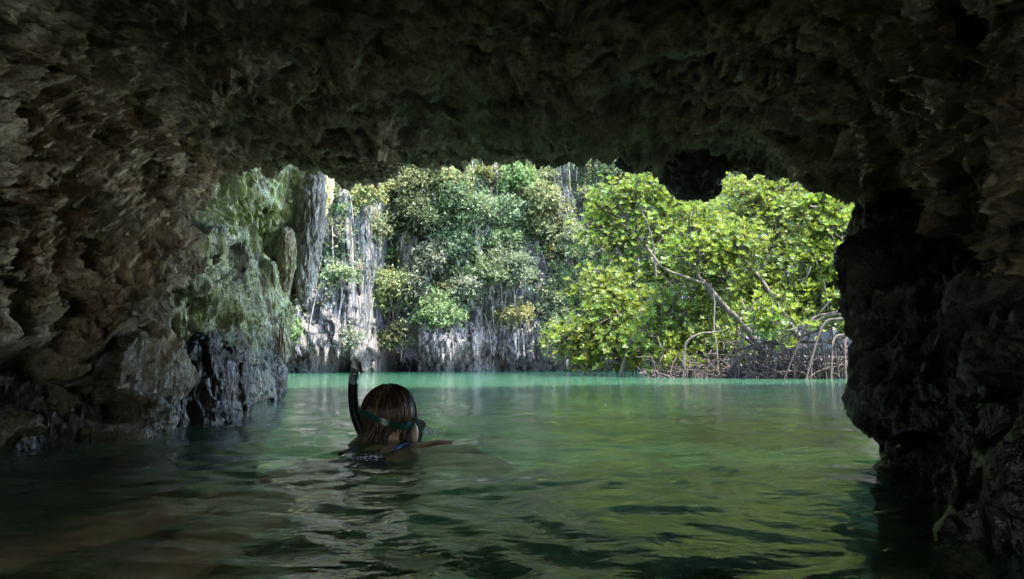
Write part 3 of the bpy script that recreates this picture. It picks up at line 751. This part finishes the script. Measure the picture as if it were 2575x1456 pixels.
for i in range(420):
    x = rg.uniform(-11.5, 12); z = rg.uniform(2.5, 11); y = cliff_y(x, z)-.25; L_ = rg.uniform(.4, 2.2); w2 = rg.normal()*.12
    vb.add(*tube([(x, y, z), (x+w2, y-.05, z-L_*.5), (x+w2*1.4, y-.03, z-L_)], [.016, .014, .008], 4, 2))
tag(vb.build('vines', M['cliff_bark']), 'thin pale vines and aerial roots hanging down the far cliff', 'vines', kind='stuff')
cloak('cliff_shrubs', 2600, np.random.default_rng(33), GREEN['blue'], 40., .16, 3.0, 'blue green creepers hanging on the far cliff', spread=.5)

# ------------------------------------------------------------------ mangroves
def rosette_arrays(rg, n_l=9, L=.108):
    V_, F_ = [], []; k = 0
    for i in range(n_l):
        a = i*2.4+rg.uniform(-.2, .2); tilt = rg.uniform(.15, .95)
        d = np.array([math.cos(a)*math.cos(tilt), math.sin(a)*math.cos(tilt), math.sin(tilt)])
        s = np.array([-math.sin(a), math.cos(a), 0]); u = np.cross(d, s)*1.0
        l = L*rg.uniform(.75, 1.15); w_ = l*.20
        o_ = d*.012
        pts = [o_, o_+d*l*.32+s*w_*.85-u*.006, o_+d*l*.68+s*w_-u*0, o_+d*l+u*.01, o_+d*l*.68-s*w_, o_+d*l*.32-s*w_*.85-u*.006, o_+d*l*.5+u*-.014]
        V_ += pts
        F_ += [(k, k+1, k+6, k+5), (k+1, k+2, k+4+0, k+6), (k+6, k+4, k+5, k+5)]
        F_ = F_[:-3]
        F_ += [(k, k+1, k+6, k+5), (k+1, k+2, k+3, k+6), (k+5, k+6, k+3, k+4)]
        k += 7
    return np.array(V_), np.array(F_)
ROS = []
for i in range(6):
    rg = np.random.default_rng(900+i); V, F = rosette_arrays(rg, 8+i % 3)
    o = mesh_np('leaf_rosette', V, F, M['mangrove_leaf'], None, False, {'tint': ('FACE', np.repeat(np.clip(.5+rg.normal(size=len(F)//3)*.22, 0, 1), 3))})
    ROS.append((o.data, V, F)); bpy.data.objects.remove(o)
def rot_to(d, spin):
    d = d/np.linalg.norm(d); z = np.array([0, 0, 1.]); v = np.cross(z, d); c = d[2]
    K = np.array([[0, -v[2], v[1]], [v[2], 0, -v[0]], [-v[1], v[0], 0]])
    Rm = np.eye(3)+K+K@K/(1+c+1e-6)
    return Rm@np.array([[math.cos(spin), -math.sin(spin), 0], [math.sin(spin), math.cos(spin), 0], [0, 0, 1]])
from mathutils import Matrix
def mangrove(label, base, lobes_px, Y, trunks, roots, n_ros, seed, hue=0., size=1.0, n_part=280, sc_thick=1.0):
    rg = np.random.default_rng(seed)
    root = empty('mangrove_tree', base); tag(root, label, 'tree', 'mangrove trees at the right shore')
    B0 = np.array(base)
    for tp, rr in trunks:
        P = [np.array(at(*q))-B0 for q in tp]
        V, F = tube(P, np.linspace(rr, rr*.45, len(P)), 8, 4); V += .012*perlin(V*9)[:, None]
        mesh_np('trunk' if rr > .05 else 'limb', V, F, M['bark'], root)
    for rp, rr in roots:
        P = [np.array(q)-B0 for q in rp]
        V, F = tube(P, np.linspace(rr, rr*.6, len(P)), 6, 4); V += .006*perlin(V*12)[:, None]
        mesh_np('prop_root', V, F, M['root'], root)
    lobes = []
    for px, py, rx, ry, dy in lobes_px:
        c = at(px, py, Y+dy); s_ = (Y+dy)*.000596
        lobes.append((c[0], c[1], c[2], rx*s_, ry*s_, rx*s_*.75))
    P, d = crown_cloud(lobes, n_ros, rg, .25, .55)
    P = P+rg.normal(size=P.shape)*np.array([.22, .15, .16]); k = P[:, 2] > .06; P, d = P[k], d[k]
    d = d*.55+np.array([0, -.12, .75])+rg.normal(size=d.shape)*.28
    # twigs that carry the rosettes
    tw = Bag(); Lc = np.array([l[:3] for l in lobes])
    for i in rg.choice(len(P), min(len(P), 380), replace=False):
        j = np.argmin(((Lc-P[i])**2).sum(1)); a = P[i]-B0; c = Lc[j]+rg.normal(size=3)*.2-B0
        m_ = (a+c)/2+np.array([0, 0, -.1])+rg.normal(size=3)*.06
        tw.add(*tube([c, m_, a], [.018*size, .012*size, .005], 4, 2))
    tag(tw.build('twigs', M['bark'], root), kind='stuff')
    front = P[:, 1]-.25*P[:, 2]; order = np.argsort(front)
    st = Bag()
    sizes = (.5+.85*rg.random(len(P))**1.6)*size; spins = rg.uniform(0, 6.28, len(P))
    for rank, i in enumerate(order):
        Rm = rot_to(d[i], spins[i])*sizes[i]; me, V, F = ROS[i % 6]
        if rank < n_part:
            o = bpy.data.objects.new('leaf_rosette', me); COL.objects.link(o); o.parent = root
            M4 = Matrix([list(r) for r in Rm]).to_4x4(); M4.translation = Vector(P[i]-B0); o.matrix_local = M4
        else:
            st.add(V@Rm.T+P[i]-B0, F, np.full(len(F), np.clip(.5+.4*perlin((P[i]*1.7)[None])[0]+rg.normal()*.14, 0, 1)))
    if st.n: tag(st.build('foliage', M['mangrove_leaf'], root, False), kind='stuff')
    return root
def g0(px, Y): return ((px-1287.5)*.000596*Y, Y, -.35)
def zf(px, py, Y): return at(px, py, Y)
def arch(pa, pb, Y1, Y2, top, seed):
    "a stilt root from its high end pa to the water at pb"
    a = np.array(at(*pa, Y1)); b = np.array(g0(pb, Y2)); m = a*.45+b*.55; m[2] = a[2]*.72+.12; m[0] = a[0]*.35+b[0]*.65
    rg_ = np.random.default_rng(seed*31+int(pb)); m += rg_.normal(size=3)*.10; a = a+rg_.normal(size=3)*.08
    return [tuple(a), tuple((a+m)/2+np.array([0, 0, .06])), tuple(m), tuple(b*.85+m*.15), tuple(b)]
# 1: left low, far
mangrove('leftmost low mangrove whose leafy branches reach out over the water', g0(1500, 17),
    [(1480, 860, 75, 55, 0), (1420, 850, 45, 28, -.2), (1540, 800, 80, 65, 0), (1475, 905, 60, 25, 0), (1560, 880, 85, 50, -.4), (1500, 740, 60, 55, .6), (1620, 880, 60, 50, 0), (1560, 745, 60, 50, .6), (1405, 880, 30, 20, 0)],
    16.5, [([(1470, 940, 16.5), (1500, 860, 16.4), (1540, 800, 16.3), (1580, 770, 16.3)], .045), ([(1560, 945, 15.8), (1590, 850, 15.6), (1650, 815, 15.4), (1700, 800, 15.5)], .04)],
    [(arch((1500+i*14, 900-(i % 3)*12), 1440+i*17, 16.4, 16.3+.25*(i % 3), 0, i), .018) for i in range(12)], 2400, 1)
# 2: upper left, spreading
mangrove('tall pale topped mangrove at the upper left of the thicket', g0(1640, 18.5),
    [(1540, 520, 62, 60, 0), (1600, 500, 80, 55, 0), (1530, 620, 70, 60, 0), (1640, 600, 80, 70, 0), (1510, 560, 45, 45, 0), (1690, 520, 80, 55, .3), (1570, 690, 80, 50, .2), (1680, 700, 70, 60, .2), (1760, 560, 80, 60, .3), (1630, 470, 70, 30, .3)],
    18, [([(1750, 860, 18.2), (1700, 740, 18), (1640, 660, 17.9), (1600, 600, 17.8), (1560, 560, 17.9)], .06), ([(1650, 700, 17.6), (1640, 600, 17.6), (1600, 500, 17.8)], .035)],
    [], 2800, 2)
# 3: centre, main trunk
mangrove('central mangrove with a thick pale trunk forking to the left', g0(1930, 15),
    [(1740, 640, 80, 50, -.5), (1800, 700, 80, 60, 0), (1690, 780, 70, 55, 0), (1770, 800, 80, 55, .5), (1850, 620, 90, 60, 0), (1900, 740, 70, 60, .8), (1700, 860, 70, 50, 0), (1780, 880, 60, 40, 0), (1700, 905, 60, 25, -.3), (1640, 830, 55, 45, 0), (1830, 870, 40, 30, -.2), (1740, 560, 70, 40, .2)],
    14.6, [([(1925, 900, 14.3), (1880, 830, 14.3), (1820, 770, 14.2), (1775, 715, 14.1), (1755, 690, 14.1), (1765, 640, 14.3)], .085),
           ([(1775, 715, 14.1), (1720, 695, 13.95), (1665, 672, 13.9), (1625, 615, 14.1)], .038),
           ([(1806, 945, 13.6), (1803, 880, 13.7), (1795, 820, 13.8), (1797, 760, 14.0), (1785, 700, 14.3)], .022),
           ([(1720, 925, 13.6), (1725, 865, 13.6), (1760, 840, 13.5), (1810, 835, 13.5)], .032)],
    [(arch((1925, 880), 1835, 14.1, 13.5, 0, 1), .03), (arch((1930, 870), 2000, 14.1, 13.6, 0, 1), .03), (arch((1900, 850), 1960, 14.1, 13.2, 0, 1), .025)]
    + [(arch((1700+i*16, 905-(i % 3)*6), 1640+i*19, 14.2, 13.9+.2*(i % 3), 0, i), .016) for i in range(12)], 2500, 3)
# 4: right centre
mangrove('mangrove behind the stilt roots with a trunk leaning to the upper left', g0(2000, 16),
    [(1960, 560, 80, 60, 0), (2040, 530, 80, 60, 0), (1990, 640, 80, 60, 0), (1900, 530, 70, 50, .3), (2060, 640, 70, 60, 0), (1960, 720, 70, 50, .2), (2110, 580, 70, 80, .2), (1880, 480, 70, 35, .4), (1990, 475, 90, 35, .3), (2100, 490, 70, 40, .3)],
    15.5, [([(2010, 850, 15.2), (1960, 780, 15), (1910, 700, 14.9), (1850, 640, 14.8), (1830, 600, 14.8)], .075), ([(1960, 780, 15), (2010, 700, 15), (2030, 620, 15.2)], .045)],
    [], 2700, 4)
# 5: right, near, bright
mangrove('nearest bright green mangrove at the right with arching stilt roots', g0(2120, 13),
    [(2090, 600, 60, 60, 0), (2100, 700, 60, 60, 0), (2030, 760, 70, 50, 0), (2110, 780, 55, 40, 0), (1960, 820, 45, 30, -.4), (2060, 520, 70, 40, .2), (2040, 680, 50, 40, 0), (2180, 650, 70, 120, .3), (1930, 790, 50, 30, 0)],
    12.8, [([(2200, 800, 12.4), (2100, 790, 12.5), (2030, 820, 12.5)], .05), ([(2160, 860, 12.8), (2130, 760, 12.8), (2110, 660, 12.8)], .055)],
    [(arch((2135, 790), 1945, 12.5, 12.4, 0, 1), .024), (arch((2150, 800), 2005, 12.5, 12.2, 0, 5), .026), (arch((2060, 830), 2075, 12.6, 12.6, 0, 9), .020), (arch((2050, 830), 1985, 12.6, 12.8, 0, 4), .018), (arch((2100, 850), 2025, 12.7, 12.5, 0, 6), .016), (arch((1990, 850), 1930, 12.9, 12.7, 0, 7), .015), (arch((2090, 800), 2110, 12.7, 12.5, 0, 8), .017), (arch((1960, 870), 1890, 13.1, 12.9, 0, 3), .015),
     (arch((2160, 840), 2080, 12.6, 12.2, 0, 2), .026), (arch((2190, 860), 2120, 12.6, 12.3, 0, 1), .024), (arch((2080, 850), 2140, 12.6, 12.4, 0, 1), .028), (arch((2040, 860), 2040, 12.9, 12.6, 0, 1), .026),
     ([at(1850, 880, 13.2), at(1960, 856, 13.0), at(2060, 860, 12.8), at(2180, 835, 12.6)], .03), ([at(1830, 935, 13.2), at(1870, 890, 13.1), at(1920, 862, 13.0), at(2000, 850, 12.9), at(2110, 815, 12.7)], .03)],
    2000, 5, size=1.1)
# 6: dark filler behind
mangrove('shaded mangrove at the back filling the middle of the thicket', g0(1850, 19.5),
    [(1600, 780, 110, 90, 0), (1750, 720, 120, 110, 0), (1900, 640, 120, 110, 0), (2050, 620, 110, 110, 0), (1850, 820, 120, 70, 0), (2020, 780, 120, 80, 0), (1700, 860, 110, 60, 0), (1680, 600, 100, 80, 0), (1850, 500, 100, 60, 0), (2050, 480, 110, 50, 0)],
    19.3, [([(1850, 900, 19), (1860, 780, 19), (1900, 680, 19), (1890, 600, 19)], .08)], [], 2600, 6, size=1.2)
# root thicket
rb = Bag(); rg = np.random.default_rng(77)
for i in range(520):
    px = 1640+550*rg.random()**.75; Y = rg.uniform(13.3, 15.3)-(px-1600)/600*.9
    hgt = (.05+.4*rg.random()**2.2 if px < 1850 else .1+.65*rg.random()**1.6); a = np.array(g0(px, Y)); b_ = a+np.array([rg.normal()*.35, rg.normal()*.2, .35+hgt])
    m_ = (a+b_)/2+np.array([rg.normal()*.08, 0, .1]); rb.add(*tube([a, m_, b_, b_+np.array([rg.normal()*.3, 0, rg.normal()*.1])], [.016, .015, .012, .008], 5, 2))
tag(rb.build('mangrove_roots', M['root']), 'tangle of brown mangrove roots standing in the water along the right shore', 'roots', kind='stuff')
# muddy bank the thicket grows from
bk = [[(x, y, z) for x, y, z in ((X_, 13.9-.05*k_+.9*(8-X_)/6, -.6), (X_, 14.2+.9*(8-X_)/6, .05), (X_+.1, 15.0+.9*(8-X_)/6, .32), (X_, 18+.9*(8-X_)/6, .5), (X_, 24, .6))] for k_, X_ in enumerate(np.linspace(4.4, 22, 14))]
bk = [[(x, y, z if z < 0 else z*min(1, (x-4.4)/2.5)-.1) for x, y, z in r] for r in bk]
G = rock_disp(sheet(bk, [1]*13, [1]*4, 180, 60), 1.0, (1, 1, 1), .12, .05, .05, 90.)
tag(mesh_np('mud_bank', G.reshape(-1, 3), grid_faces(180, 60), bark_mat('mud', (.012, .009, .006), (.035, .025, .018))), kind='structure')
# dangling roots at the tip of the left wall
t_ = empty('dangling_roots', at(690, 800, 5.1)); tag(t_, 'thin brown roots dangling from the tip of the green face to the water', 'roots')
rg = np.random.default_rng(5)
for i in range(16):
    px = 692+rg.uniform(-6, 26); py = 800+rg.uniform(0, 60); L_ = rg.uniform(40, 130); dx = rg.normal()*8
    P = [np.array(at(px, py, 5.15)), np.array(at(px+dx*.4+rg.normal()*3, py+L_*.5, 5.1)), np.array(at(px+dx, py+L_, 5.05))]
    V, F = tube([q-np.array(t_.location) for q in P], [.005, .004, .002], 5, 4); mesh_np('root', V, F, M['dead_root'], t_)

# ------------------------------------------------------------------ swimmer
HC = Vector(at(974, 1036, 2.02))                       # centre of the head
body = empty('person', (HC.x, 2.0, -.1))
tag(body, 'swimmer seen from behind in navy swimsuit, wet brown head above the green water', 'person')
b0 = Vector(body.location)
def skinned(name, verts, edges, radii, mat, root_i=0, sub_=2, parent=None, origin=None):
    me = bpy.data.meshes.new(name); me.from_pydata([Vector(v)-(origin or Vector()) for v in verts], edges, [])
    o = bpy.data.objects.new(name, me); COL.objects.link(o)
    sm = o.modifiers.new('skin', 'SKIN'); sm.use_smooth_shade = True
    lay = me.skin_vertices[0] if me.skin_vertices else None
    if lay is None:
        bpy.context.view_layer.objects.active = o
        me.skin_vertices.new() if hasattr(me.skin_vertices, 'new') else None
    for i, r in enumerate(radii):
        rr = r if isinstance(r, tuple) else (r, r)
        me.skin_vertices[0].data[i].radius = rr; me.skin_vertices[0].data[i].use_root = (i == root_i)
    sb = o.modifiers.new('sub', 'SUBSURF'); sb.levels = sub_; sb.render_levels = sub_
    dg = bpy.context.evaluated_depsgraph_get(); ev = o.evaluated_get(dg); nm = bpy.data.meshes.new_from_object(ev)
    o.modifiers.clear(); o.data = nm; nm.materials.clear(); nm.materials.append(mat); bpy.data.meshes.remove(me)
    for p_ in nm.polygons: p_.use_smooth = True
    nm.name = name
    if parent: o.parent = parent
    return o
hx = HC.x
J_ = [(hx-.13, 1.33, -.135),      # 0 pelvis
     (hx-.07, 1.55, -.115),      # 1 waist
     (hx-.02, 1.74, -.10),      # 2 chest
     (hx, 1.88, -.100),          # 3 upper back
     (hx+.005, 1.955, -.02),     # 4 neck
     (hx+.01, 1.99, .03),        # 5 skull base
     (hx+.01, 2.0, .09),         # 6 head
     (hx+.18, 1.92, -.018), (hx+.27, 2.02, -.06), (hx+.34, 2.30, -.12), (hx+.34, 2.36, -.13),   # 7-10 right arm
     (hx-.17, 1.90, -.085), (hx-.33, 1.98, -.12), (hx-.42, 2.16, -.16), (hx-.44, 2.22, -.17),   # 11-14 left arm
     (hx-.05, 1.25, -.13), (hx-.12, .92, -.19), (hx-.22, .58, -.24), (hx-.24, .50, -.27),        # 15-18 right leg
     (hx-.22, 1.24, -.13), (hx-.34, .90, -.17), (hx-.50, .60, -.22), (hx-.53, .52, -.25)]        # 19-22 left leg
E_ = [(0, 1), (1, 2), (2, 3), (3, 4), (4, 5), (5, 6), (3, 7), (7, 8), (8, 9), (9, 10), (3, 11), (11, 12), (12, 13), (13, 14),
      (0, 15), (15, 16), (16, 17), (17, 18), (0, 19), (19, 20), (20, 21), (21, 22)]
RR = [(.15, .10), (.12, .085), (.135, .09), (.11, .075), .045, .045, .058, .048, .04, .03, .026, .056, .04, .03, .026,
      .082, .058, .042, .034, .082, .058, .042, .034]
bo = skinned('body', J_, E_, RR, M['skin'], 0, 2, body, b0)
def hand(wrist, dirv, sx, up=Vector((0, 0, 1))):
    "palm and five curved fingers as one skinned surface, rooted at the wrist"
    d = Vector(dirv).normalized(); s = d.cross(up).normalized()*sx; u = s.cross(d).normalized()*sx
    w0 = Vector(wrist); V = [w0, w0+d*.045, w0+d*.08]; E = [(0, 1), (1, 2)]; Rr = [(.024, .018), (.032, .014), (.034, .012)]
    for k, (o_, L_) in enumerate(((-.03, .062), (-.01, .074), (.01, .07), (.03, .055))):
        b_ = w0+d*.085+s*o_; V += [b_, b_+d*L_*.5+s*o_*.2-u*.006, b_+d*L_+s*o_*.4-u*.02]; n_ = len(V)
        E += [(2, n_-3), (n_-3, n_-2), (n_-2, n_-1)]; Rr += [.0095, .0085, .007]
    b_ = w0+d*.03-s*.03; V += [b_, b_+d*.03-s*.025, b_+d*.055-s*.035]; n_ = len(V)
    E += [(1, n_-3), (n_-3, n_-2), (n_-2, n_-1)]; Rr += [.012, .010, .008]
    return skinned('hand', V, E, Rr, M['skin'], 0, 1, body, b0)
hand((hx+.34, 2.37, -.13), (.05, 1, -.1), 1); hand((hx-.44, 2.23, -.17), (-.1, 1, -.1), -1)
# swimsuit: a shell over the back and hips, with straps
def suit():
    V, F, n = [], [], 26
    spine = [(-.01, 1.80, -.058, .118, .082), (-.035, 1.70, -.066, .135, .094), (-.06, 1.58, -.08, .128, .094), (-.10, 1.44, -.098, .142, .102), (-.135, 1.32, -.113, .155, .11), (-.145, 1.24, -.128, .15, .10)]
    P = cr(np.array(spine), np.linspace(0, 5, 30))
    for x, y, z, rx, rz in P:
        for k in range(n):
            a = 2*math.pi*k/n; V.append((hx+x+rx*math.cos(a)-b0.x, y-b0.y, z-.035+rz*math.sin(a)-b0.z))
    for i in range(29):
        for k in range(n): F.append((i*n+k, i*n+(k+1) % n, (i+1)*n+(k+1) % n, (i+1)*n+k))
    mesh_np('swimsuit', V, F, M['navy'], body)
    for s_ in (-1, 1):
        V, F = tube([Vector(q)-b0 for q in ((hx-.01+s_*.07, 1.79, -.012), (hx+s_*.06, 1.86, -.003), (hx+s_*.085, 1.93, .0), (hx+s_*.10, 1.98, -.03))], [.008]*4, 6, 4)
        mesh_np('shoulder_strap', V, F, M['blue_trim'] if s_ > 0 else M['navy'], body)
suit()
# hair: strands combed from the crown down the back of the head into the water
def hair():
    bag = Bag(); rg = np.random.default_rng(12); HS = .94
    # under-layer, a smooth cap
    n, m = 48, 30; V = []
    def surf(a, t):
        "a round the head, t 0 crown .. 1 hem"
        if t < .58:
            b = t/.58*math.pi*.62; r = Vector((.0855*math.sin(b)*math.cos(a), .098*math.sin(b)*math.sin(a), .088*math.cos(b)))*.875
            return HC+Vector((.004, 0, -.002))+r
        k = (t-.58)/.42; b = math.pi*.62
        r = Vector((.0855*math.sin(b)*math.cos(a), .098*math.sin(b)*math.sin(a), .088*math.cos(b)))*.875
        back_ = max(0, -math.sin(a))
        fl = 1+k*k*(1.15 if math.cos(a) < 0 else .5)-.12*math.sin(k*math.pi)
        return HC+Vector((.004+r.x*fl-.012*k, r.y*(1+.25*k*back_), r.z-(.088*k)+.012*math.sin(k*3)*back_))
    for i in range(m):
        for k in range(n):
            V.append(surf(2*math.pi*k/n, i/(m-1))-b0)
    F = [(i*n+k, i*n+(k+1) % n, (i+1)*n+(k+1) % n, (i+1)*n+k) for i in range(m-1) for k in range(n)]
    # the face side stays free
    bag.add(np.array([tuple(v) for v in V]), np.array(F), .1)
    for s_ in range(1500):
        a = rg.uniform(math.pi*.85, math.pi*2.25) if s_ % 4 else rg.uniform(0, 2*math.pi)
        t0 = rg.uniform(0, .25); t1 = min(1, t0+rg.uniform(.3, .8)); da = rg.normal()*.10; cl = round(rg.random()*6)/6
        lift = rg.uniform(.0005, .0035)+(.009*rg.random() if s_ % 7 == 0 else 0); P = []
        for q in np.linspace(0, 1, 9):
            t = t0+(t1-t0)*q; ca = round(a*7)/7; aa = a+(ca-a)*q*.75; v = surf(aa+da*q+.07*math.sin(q*5+cl*6+ca*9), t); v = HC+(v-HC)*(1+lift/.09+.02*math.sin(ca*40)*q)
            P.append(tuple(v-b0))
        rr = rg.uniform(.0008, .0022)
        V2, F2 = tube(P, [rr]*8+[rr*.3], 4, 1); bag.add(V2, F2, float(np.clip(rg.normal()*.25+.5, 0, 1)))
    return bag.build('hair', M['hair'], body)
hair()
# ear peeping out under the strap
V_ear = lump('ear', (0, 0, 0), (.010, .016, .026), M['skin'], 'ear', 'x', 2., amp=.1, n=24)
for k_ in ('label', 'category'): del V_ear[k_]
V_ear.parent = body; V_ear.location = Vector(at(1043, 1090, 1.985))-b0
# mask: strap round the head, buckle, frame and lens on the face side
mk = empty('diving_mask', HC); tag(mk, 'dark teal diving mask strapped round the head of the swimmer', 'diving mask')
sp = []
for k in range(40):
    a = math.pi*(.98+1.1*k/39); b_ = Vector((.0825*math.cos(a), .094*math.sin(a), -.018-.030*math.cos(a)*1.0))
    sp.append(b_)
V, F = [], []
for i, q in enumerate(sp):
    nrm = Vector((q.x, q.y, 0)).normalized()
    for dz, off2 in ((-.009, 0), (.009, 0), (.009, .003), (-.009, .003)): V.append(q+nrm*off2+Vector((0, 0, dz)))
for i in range(39):
    for k in range(4): F.append((i*4+k, i*4+(k+1) % 4, i*4+4+(k+1) % 4, i*4+4+k))
mesh_np('strap', [tuple(v) for v in V], F, M['strap'], mk, False)
def boxm(name, c, r, mat, parent, rz=0, ry=0, bev=.2):
    V = np.array([(x, y, z) for x in (-1, 1) for y in (-1, 1) for z in (-1, 1)], float)*np.array(r)
    me = bpy.data.meshes.new(name); me.from_pydata([tuple(v) for v in V], [], [(0, 1, 3, 2), (4, 6, 7, 5), (0, 4, 5, 1), (2, 3, 7, 6), (0, 2, 6, 4), (1, 5, 7, 3)])
    import bmesh
    bm = bmesh.new(); bm.from_mesh(me); bmesh.ops.bevel(bm, geom=bm.edges[:], offset=min(r)*bev*2, segments=2, affect='EDGES'); bm.to_mesh(me); bm.free()
    me.materials.append(mat); o = bpy.data.objects.new(name, me); COL.objects.link(o); o.parent = parent; o.location = c; o.rotation_euler = (0, ry, rz); return o
for q, rz_ in ((.070, .5), (.0835, .75)):
    boxm('buckle', (q, -.050 if q < .08 else -.030, -.038 if q < .08 else -.043), (.003, .012, .012), M['buckle'], mk, rz_-1.0, .3)
boxm('frame', (.088, .035, -.058), (.012, .04, .034), M['strap'], mk, .25, .25)
boxm('frame', (.0, .105, -.055), (.085, .022, .036), M['strap'], mk, 0, 0)
boxm('lens', (.0, .129, -.055), (.07, .003, .028), plain('lens_glass', (.02, .05, .05), .05, .8), mk, 0, 0)
# snorkel
sn = empty('snorkel', at(893, 1055, 2.03)); tag(sn, 'black snorkel tube with a silver open tip rising left of the head of the swimmer', 'snorkel')
s0 = np.array(sn.location)
P = [np.array(at(*q))-s0 for q in ((930, 1120, 2.06), (908, 1080, 2.05), (893, 1040, 2.04), (888, 1000, 2.03), (889, 962, 2.02))]
V, F = tube(P, [.0165, .0165, .0155, .015, .0155], 20, 5); mesh_np('tube', V, F, M['rubber'], sn)
def openpipe(P, r0, r1, sides, name, mat):
    V1, F1 = tube(P, r0, sides, 3); V2, F2 = tube(P, r1, sides, 3); n = len(V1); m = len(V1)//sides
    rim = [((m-1)*sides+k, (m-1)*sides+(k+1) % sides, n+(m-1)*sides+(k+1) % sides, n+(m-1)*sides+k) for k in range(sides)]
    return mesh_np(name, np.concatenate([V1, V2]), np.concatenate([F1, F2[:, ::-1]+n, np.array(rim)]), mat, sn)
Pt = [np.array(at(*q))-s0 for q in ((889, 966, 2.02), (890, 950, 2.015), (893, 933, 2.0))]
openpipe(Pt, [.0145, .0142, .0142], [.0115, .0115, .0115], 24, 'tip', M['silver'])
V, F = tube([Pt[0]*.98+Pt[1]*.02, Pt[0]*.8+Pt[1]*.2], [.0165, .0162], 20, 1); mesh_np('collar', V, F, M['rubber'], sn)

# ------------------------------------------------------------------ splash beside the mask and along the shoulder
sb = Bag(); rg = np.random.default_rng(88)
oct_V = np.array([(1, 0, 0), (-1, 0, 0), (0, 1, 0), (0, -1, 0), (0, 0, 1), (0, 0, -1)], float)
oct_F = np.array([(0, 2, 4, 4), (2, 1, 4, 4), (1, 3, 4, 4), (3, 0, 4, 4), (2, 0, 5, 5), (1, 2, 5, 5), (3, 1, 5, 5), (0, 3, 5, 5)])
tri = oct_F[:, :3]
V_, F_2, n_ = [], [], 0
for i in range(190):
    if i < 90: c = np.array(at(1064+50*rg.random()**1.5, 1079+rg.normal()*5+rg.random()*12, 2.02+rg.normal()*.02))
    elif i < 140: c = np.array(atw(1130+90*rg.random(), 1122+rg.random()*14)); c[2] = .006
    else: c = np.array(atw(870+90*rg.random(), 1150+rg.random()*20)); c[2] = .01
    r_2 = rg.uniform(.0010, .0026); V_.append(c+oct_V*r_2*np.array([1.6, 1, .8])); F_2.append(tri+n_); n_ += 6
tag(mesh_np('water_drops', np.concatenate(V_), np.concatenate(F_2), plain('white_splash', (.75, .78, .8), .15, .8)), 'white splash drops thrown up beside the diving mask', 'splash', kind='stuff')


for x, y, z, r1, r3, sd, lab in ((.02, .98, -.34, .24, .14, 3., 'pale rounded rock under the water at the bottom centre'),
                                 (-.42, .84, -.42, .20, .12, 6., 'pale mossy rock under the water at the bottom left'),
                                 (.42, 1.30, -.42, .30, .16, 9., 'broad pale rock under the water right of the swimmer'),
                                 (.34, .86, -.40, .16, .11, 12., 'small pale rock under the water at the bottom right'),
                                 (-.95, 1.35, -.40, .22, .14, 15., 'pale rock under the water beside the left wall')):
    lump('submerged_rock', (x, y, z), (r1, r1*.8, r3), M['bed'], lab, 'rock', sd, amp=.3, n=70)
